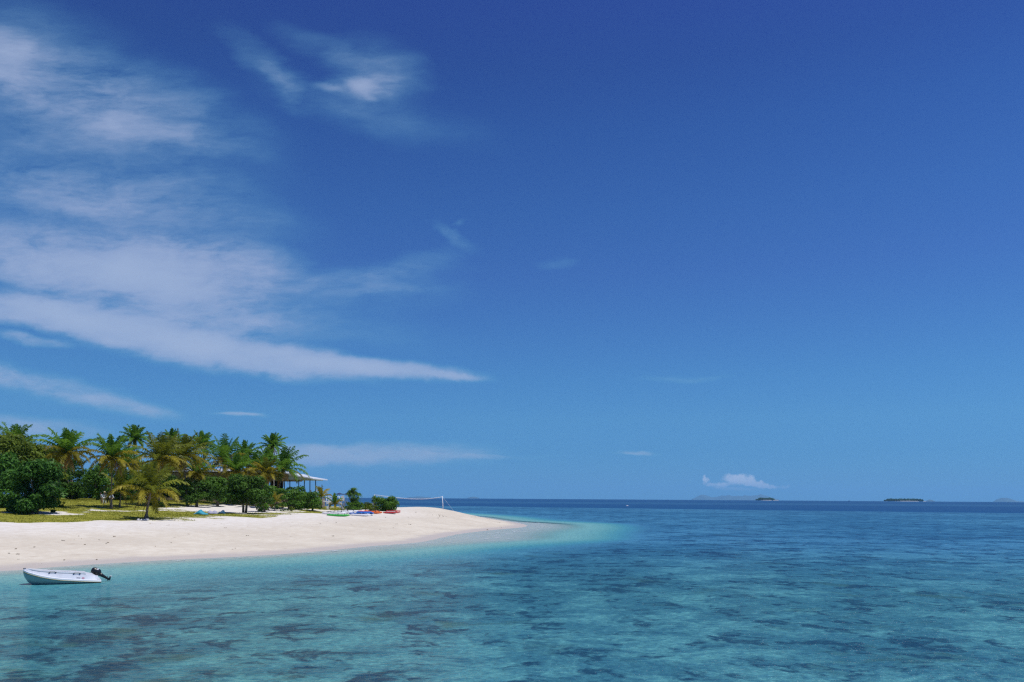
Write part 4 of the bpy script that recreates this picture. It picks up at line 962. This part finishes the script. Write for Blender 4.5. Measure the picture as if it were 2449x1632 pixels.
# dark weed and coral bits thrown up on the sand
rng = np.random.default_rng(11); Q = []
for cx_, cy_, nn, sp_ in [(950, 1254, 5, 3), (980, 1255.5, 5, 3), (1046, 1233, 10, 6), (1062, 1236, 10, 6), (1170, 1240.5, 14, 9), (1148, 1236.5, 10, 8), (995, 1226, 4, 3), (1195, 1251, 4, 2), (1195, 1262, 3, 2), (1165, 1268, 4, 3), (45, 1327, 3, 2),
                          (195.0, 1290.0, 1, 2)] + [(float(rng.uniform(5, 1150)), 0, int(rng.integers(1, 3)), 2) for _q in range(40)]:
    if cy_ == 0:
        lo_ = 1250 - 25 * max(0, cx_ - 400) / 800; hi_ = 1362 - 100 * (cx_ / 1237) ** 1.15; cy_ = lo_ + 4 + (hi_ - lo_ - 10) * float(rng.random()) ** 1.3
    for k in range(nn):
        b = G(cx_ + rng.normal(0, sp_), cy_ + rng.normal(0, sp_ * .12)); a = rng.uniform(0, 3.1); l_ = rng.uniform(.03, .09)
        for j in range(3):
            a2 = a + rng.normal(0, .5); d_ = np.array([math.cos(a2), math.sin(a2), 0]) * l_; e_ = np.array([-math.sin(a2), math.cos(a2), 0]) * l_ * .3; c_ = np.array(b) + np.array([0, 0, .02]) + rng.normal(0, .03, 3) * [1, 1, .3]
            Q.append([c_ - d_ - e_, c_ + d_ * .6 - e_ * .6, c_ + d_ + e_ + [0, 0, l_ * .5], c_ - d_ * .5 + e_ + [0, 0, l_ * .4]])
tag(link('seaweed', quads('seaweed', np.array(Q), rng.random(len(Q))), M['gravel']), 'dark scraps of dry weed strewn over the sand', 'seaweed', kind='stuff')

# ================================================================ DINGHY
PSI = R(30); BY = 40.7; bx_ = X_(151, BY)
boat = thing('dinghy', 'white motor dinghy with a tilted black outboard floating at the water edge', 'boat', (bx_, BY, 0), PSI)
XS = [-1.72, -1.66, -1.52, -1.30, -1.0, -.6, -.1, .5, 1.0, 1.45, 1.72]
HW = [.05, .17, .33, .48, .61, .70, .76, .78, .78, .76, .74]
ZR = [.66, .635, .57, .50, .405, .31, .215, .15, .10, .06, .04]
ZK = [.55, .36, .12, -.04, -.14, -.2, -.22, -.22, -.2, -.16, -.12]
TH_ = [.10, .12, .15, .18, .22, .27, .31, .33, .33, .27, .10]
def interp(x, ys_): return float(np.interp(x, XS, ys_))
xs_ = np.unique(np.concatenate([XS, np.linspace(-1.72, 1.72, 36)]))
rings = []
for x in xs_:
    hw, zr, zk = interp(x, HW), interp(x, ZR), interp(x, ZK); ch = zk + .42 * (zr - zk)
    half = [(0, zk), (.30, zk + .10 * (zr - zk)), (.70, ch), (.90, zk + .72 * (zr - zk)), (.97, zr - .01)]
    rings.append([(x, -a * hw, z_) for a, z_ in half] + [(x, a * hw, z_) for a, z_ in half[::-1][:-1]])
MB().loft(rings, closed=True).build('hull', M['hull'], boat, smooth=False)
def collar(side):
    rs_ = []
    for x in xs_:
        if x > 1.70: continue
        hw, zr, th_ = interp(x, HW), interp(x, ZR), interp(x, TH_); k_ = min(1, hw / .5)
        prof_ = [(0, 0), (.012, .05), (-.01, .095), (-.055, .11), (-.10 * k_ - .02, .11 + (th_ - .1) * .55), (-.155 * k_ - .02, th_ + .02), (-.24 * k_ - .015, th_ + .055), (-.33 * k_ - .01, th_ + .03), (-.37 * k_ - .005, th_ - .04), (-.36 * k_, 0)]
        rs_.append([(x, side * max(.0, hw + o), zr + z_) for o, z_ in prof_])
    return rs_
cl = MB(); cl.loft(collar(-1)); cl.loft(collar(1)); col_o = cl.build('gunwale', M['shaded_tube'], boat, smooth=False)
# white flange band with dark and yellow edge lines
for sd in (-1, 1):
    fb, rl, yl = MB(), MB(), MB(); A = []; 
    path = [(x, sd * (interp(x, HW) + .018), interp(x, ZR) + .05) for x in xs_]
    rg = [[(p[0], p[1] + sd * .012, p[2] - .045), (p[0], p[1] + sd * .016, p[2] + .03), (p[0], p[1] - sd * .02, p[2] + .052), (p[0], p[1] - sd * .03, p[2] - .045)] for p in path]
    fb.loft(rg).build('rub_flange', M['white_gloss'], boat)
    rl.tube([(p[0], p[1] + sd * .012, p[2] - .058) for p in path], .014, 6).build('rub_rail', M['rail'], boat)
    yl.tube([(p[0], p[1] + sd * .026, p[2] - .046) for p in path], .006, 5).build('edge_line', M['yellow'], boat)
# top pads on the gunwale, floor, thwart, transom
for sd in (-1, 1):
    tp = MB(); rg = []
    for x in xs_:
        if x < -1.60 or x > 1.05: continue
        hw, zr, th_ = interp(x, HW), interp(x, ZR), interp(x, TH_); rg.append([(x, sd * (hw - .17), zr + th_ + .045), (x, sd * (hw - .17), zr + th_ + .085), (x, sd * max(.01, hw - .46), zr + th_ + .08), (x, sd * max(.01, hw - .46), zr + th_ + .03)])
    tp.loft(rg).build('top_pad', M['white_gloss'], boat)
MB().add([(-1.5, -.1, .66), (-1.0, -.28, .52), (1.3, -.42, .26), (1.3, .42, .26), (-1.0, .28, .52), (-1.5, .1, .66)], [(0, 1, 2, 3, 4, 5)]).build('floor', M['floor_grey'], boat)
MB().box((.45, 0, .43), (.26, 1.0, .05)).build('thwart', M['white_gloss'], boat, bevel=.01)
MB().box((1.46, 0, .12), (.06, 1.0, .44), Euler((0, R(10), 0))).build('transom', M['white_gloss'], boat, bevel=.01)
MB().box((1.60, -.62, .15), (.22, .16, .14), Euler((0, R(20), 0))).build('stern_step', M['white_gloss'], boat, bevel=.02)
for x, sd in ((-.45, -1), (.62, -1), (-.55, 1), (.5, 1)):
    hw, zr, th_ = interp(x, HW), interp(x, ZR), interp(x, TH_); y_ = sd * (hw - .145); z_ = zr + th_ + .05
    h_ = MB().tube([(x - .14, y_, z_ - .01), (x - .10, y_ + sd * .02, z_ + .045), (x + .10, y_ + sd * .02, z_ + .035), (x + .14, y_, z_ - .03)], .009, 6)
    h_.box((x - .135, y_, z_), (.07, .05, .03)); h_.box((x + .135, y_, z_ - .015), (.07, .05, .03)); h_.build('handle', M['black'], boat, smooth=False)
MB().box((-1.66, 0, .80), (.12, .10, .06)).build('bow_cleat', M['black'], boat, bevel=.01)
# blurred lettering dashes and a faded red oval on the side
for k in range(5):
    x = .62 + k * .035; hw, zr = interp(x, HW), interp(x, ZR); MB().box((x, -(hw - .075), zr + .165), (.022, .01, .045), Euler((R(-20), 0, 0))).build('side_mark', M['mark'], boat)
x = .90; hw, zr = interp(x, HW), interp(x, ZR)
MB().loft([[(x + .07 * math.cos(a), -(hw - .085) + yy - .02 * math.sin(a) * -1, zr + .165 + .045 * math.sin(a)) for a in [k * math.pi / 8 for k in range(16)]] for yy in (-.012, .008)]).build('side_emblem', M['mark_red'], boat)
# outboard, tilted up
ob = bpy.data.objects.new('outboard_motor', None); COL.objects.link(ob); ob.parent = boat; ob.location = (1.52, 0, .42)
# cowling axis leans forward, leg points aft and down
ax = Vector((.80, 0, -.42)).normalized(); nrm_ = Vector((.42, 0, .80)).normalized()
rings = []
for s, a_, b_ in ((-.30, .06, .05), (-.26, .13, .11), (-.18, .17, .14), (-.05, .185, .15), (.08, .17, .14), (.15, .12, .11), (.18, .06, .06)):
    c_ = ax * s + nrm_ * .10; rings.append([tuple(c_ + nrm_ * (a_ * math.cos(q)) + Vector((0, 1, 0)) * (b_ * math.sin(q))) for q in [k * math.pi / 8 for k in range(16)]])
MB().loft(rings).build('cowling', M['black'], ob, smooth=True)
MB().ball(tuple(nrm_ * .20 + ax * -.06), (.11, .125, .075), 8).build('cap', M['silver'], ob, smooth=True)
MB().tube([ax * .12 + nrm_ * .05, ax * .30 + nrm_ * .03, ax * .58, ax * .74], [.12, .085, .055, .05], 10).build('leg', M['black'], ob, smooth=True)
MB().tube([ax * .62 + nrm_ * -.10, ax * .70 + nrm_ * .02, ax * .66 + nrm_ * .16], [.02, .05, .03], 8).build('gearcase', M['black'], ob, smooth=True)
MB().box(tuple(ax * .54 + nrm_ * .02), (.20, .18, .015), Euler((0, R(-60), 0))).build('fin', M['black'], ob)
pp = MB(); pc = ax * .69 + nrm_ * .17
for k in range(3):
    a = k * 2.094; dvec = ax * math.cos(a) + Vector((0, 1, 0)) * math.sin(a); tv = dvec.cross(nrm_)
    pp.add([tuple(pc + tv * .03), tuple(pc + dvec * .11 + tv * .045 + nrm_ * .015), tuple(pc + dvec * .125 - tv * .03 - nrm_ * .01), tuple(pc - tv * .03),
            tuple(pc + tv * .03 + nrm_ * .01), tuple(pc + dvec * .11 + tv * .045 + nrm_ * .025), tuple(pc + dvec * .125 - tv * .03), tuple(pc - tv * .03 + nrm_ * .01)],
           [(0, 1, 2, 3), (7, 6, 5, 4), (0, 4, 5, 1), (1, 5, 6, 2), (2, 6, 7, 3)])
pp.ball(tuple(pc), .035, 5).build('propeller', M['prop'], ob)
MB().tube([Vector((-.05, 0, .02)), Vector((-.30, 0, .10))], .02, 6).build('tiller', M['black'], ob)

# ================================================================ FAR THINGS
def far_ground(px, D): u, _ = ray(px, CY); return Vector((u * D, D, -(u * D) ** 2 / 1.2742e7 - D * D / 1.2742e7))
def island(name, label, pxs, D, heights, depth, m, kind='structure', thing_=None):
    rng_ = np.random.default_rng(int(D)); n_ = 60; x0_, x1_ = far_ground(pxs[0], D), far_ground(pxs[1], D); base = far_ground(sum(pxs) / 2, D)
    rings = []
    for i in range(n_ + 1):
        s = i / n_; hz = float(np.interp(s, [h[0] for h in heights], [h[1] for h in heights])) * D / F
        hz *= 1 + .16 * mnoise.noise(Vector((s * 22, D, 0))); xx = x0_.x + (x1_.x - x0_.x) * s - base.x
        w_ = depth * max(.06, math.sin(math.pi * min(.98, max(.02, s)))) ** .5
        rings.append([(xx, w_ * c_, (hz if hz > 0 else 0) * q + zlow) for c_, q, zlow in ((-1, 0, -6), (-.8, .22, 0), (-.5, .62, 0), (-.22, .9, 0), (0, 1, 0), (.3, .8, 0), (.7, .3, 0), (1, 0, -6))])
    o = MB().loft(rings, closed=False).build(name, m, None, smooth=True); o.location = base
    tag(o, label, 'island' if kind == 'structure' else name.replace('_', ' '), kind=kind); return o
M['far_green'] = mat('far_island_woods', (.03, .055, .035), .9, .3, .01); M['far_rock'] = mat('far_mountain', (.06, .08, .06), .9, .2, .002); M['far_sand'] = mat('far_sand', (.42, .42, .40), .9, .05, .01)
DM = 31000
cur = DM * DM / 1.2742e7 * F / DM
island('mountain', 'pale blue mountain range on the horizon below the small puffy cloud', (1655, 1862), DM, [(0, cur + .5), (.07, cur + 7), (.11, cur + 12), (.17, cur + 9), (.24, cur + 4.5), (.32, cur + 8), (.42, cur + 10), (.5, cur + 8), (.6, cur + 9.5), (.7, cur + 9), (.76, cur + 12), (.84, cur + 11.5), (.9, cur + 6), (1, cur + 1)], 900, M['far_rock'])
island('mountain', 'blue rounded island hill near the right edge of the horizon', (2376, 2449), DM * .8, [(0, cur * .8), (.1, cur * .8 + 5), (.25, cur * .8 + 9), (.4, cur * .8 + 9.5), (.55, cur * .8 + 7), (.68, cur * .8 + 3), (.75, cur * .8 + 1.2), (1, cur * .8 + .5)], 400, M['far_rock'])
island('mountain', 'tiny faint hill right of the long wooded islet', (2214, 2236), DM * .7, [(0, cur * .7), (.4, cur * .7 + 3.6), (.6, cur * .7 + 3), (1, cur * .7)], 150, M['far_rock'])
island('mountain', 'tiny faint hill on the horizon right of the net post', (1118, 1146), DM * .9, [(0, cur * .9), (.5, cur * .9 + 2.6), (1, cur * .9)], 150, M['far_rock'])
island('mountain', 'low faint hill on the horizon seen above the sagging net', (975, 1030), DM * .9, [(0, cur * .9), (.5, cur * .9 + 2.2), (1, cur * .9)], 150, M['far_rock'])
def islet(pxs, D, h, sand_px, lab1, lab2, seed):
    rng_ = np.random.default_rng(seed); base = far_ground(sum(pxs) / 2, D); xa = far_ground(pxs[0], D).x - base.x; xb = far_ground(pxs[1], D).x - base.x
    hz = h * D / F; lobes = []
    n_ = int((xb - xa) / (hz * .34))
    for i in range(n_):
        s = (i + .5) / n_; e = min(1, .45 + 5 * min(s, 1 - s)); hh_ = hz * e * rng_.uniform(.72, 1.0)
        for k in range(3): lobes.append((xa + (xb - xa) * s + rng_.normal(0, hz * .1), rng_.uniform(-18, 18), hh_ * .55, hz * .34, hz * .5, hh_ * .5))
    P_, T_ = leaf_cloud(rng_, lobes, 1.1, 1.5, .35)
    o = link('island_woods', quads('island_woods', P_, T_), L_DARK); o.location = base; tag(o, lab1, 'woods', kind='stuff')
    sa, sb = far_ground(sand_px[0], D).x - base.x, far_ground(sand_px[1], D).x - base.x
    rings = []
    for i in range(21):
        s = i / 20; w_ = 26 * max(.1, math.sin(math.pi * min(.99, max(.01, s)))) ** .5; hh_ = 1.6 * D / F * .8 * max(.2, math.sin(math.pi * s)) ** .4
        rings.append([(sa + (sb - sa) * s, w_ * c_, q * hh_) for c_, q in ((-1, -.3), (-.95, .8), (-.5, 1), (.5, 1), (1, -.3))])
    o = MB().loft(rings, closed=False).build('islet', M['far_sand'], None, smooth=True); o.location = base; tag(o, lab2, 'islet', kind='structure')
islet((1811, 1851), 5200, 6.6, (1812, 1862), 'dark clump of trees on the small islet under the mountain range', 'thin white sand spit of the small islet', 3)
islet((2118, 2207), 5200, 6.6, (2118, 2214), 'long even belt of dark trees on the larger islet', 'white beach edge of the larger wooded islet', 4)
# far yacht and a mooring float
b = far_ground(2031, 4200); y_ = thing('yacht', 'tiny dark yacht with a bare mast on the horizon between the two islets', 'boat', b, 0)
rings = [[(s * 5.5, w_ * math.cos(a), .9 + 1.0 * math.sin(a)) for a in [k * math.pi / 5 for k in range(10)]] for s, w_ in ((-1, .3), (-.6, 1.3), (0, 1.7), (.6, 1.2), (1, .1))]
MB().loft(rings).build('hull', M['navy'], y_, smooth=True); MB().tube([(0, 0, 1), (0, 0, 11)], .18, 6).build('mast', M['mark'], y_); MB().box((-.5, 0, 2.1), (4, 1.8, .8)).build('cabin', M['mark'], y_, bevel=.1)
b = W(1500, 1209.5, 480); fl = thing('mooring_float', 'small white float far out on the lagoon right of the sand point', 'float', (b.x, 480, 0), 0)
MB().ball((0, 0, .10), (.75, .3, .22), 8).build('buoy', M['white'], fl, smooth=True); MB().tube([(0, 0, .3), (0, 0, .42)], .03, 6).build('ring', M['black'], fl)
# ================================================================ HAZE
hz = MB(); S_ = 45000
hz.add([(-S_, -S_, -260), (S_, -S_, -260), (S_, S_, -260), (-S_, S_, -260), (-S_, -S_, 700), (S_, -S_, 700), (S_, S_, 700), (-S_, S_, 700)], [(0, 3, 2, 1), (4, 5, 6, 7), (0, 1, 5, 4), (1, 2, 6, 5), (2, 3, 7, 6), (3, 0, 4, 7)])
m = bpy.data.materials.new('sea_haze'); m.use_nodes = True; t = m.node_tree; t.nodes.clear(); n = NT(t)
pv = n.n('ShaderNodeVolumePrincipled', Color=(.30, .66, .95), Density=HAZE_D)
pv.inputs['Anisotropy'].default_value = .1
n.l.new(pv.outputs[0], n.n('ShaderNodeOutputMaterial').inputs['Volume'])
tag(hz.build('haze', m), 'thin blue sea haze that pales the far islands', 'haze', kind='stuff')
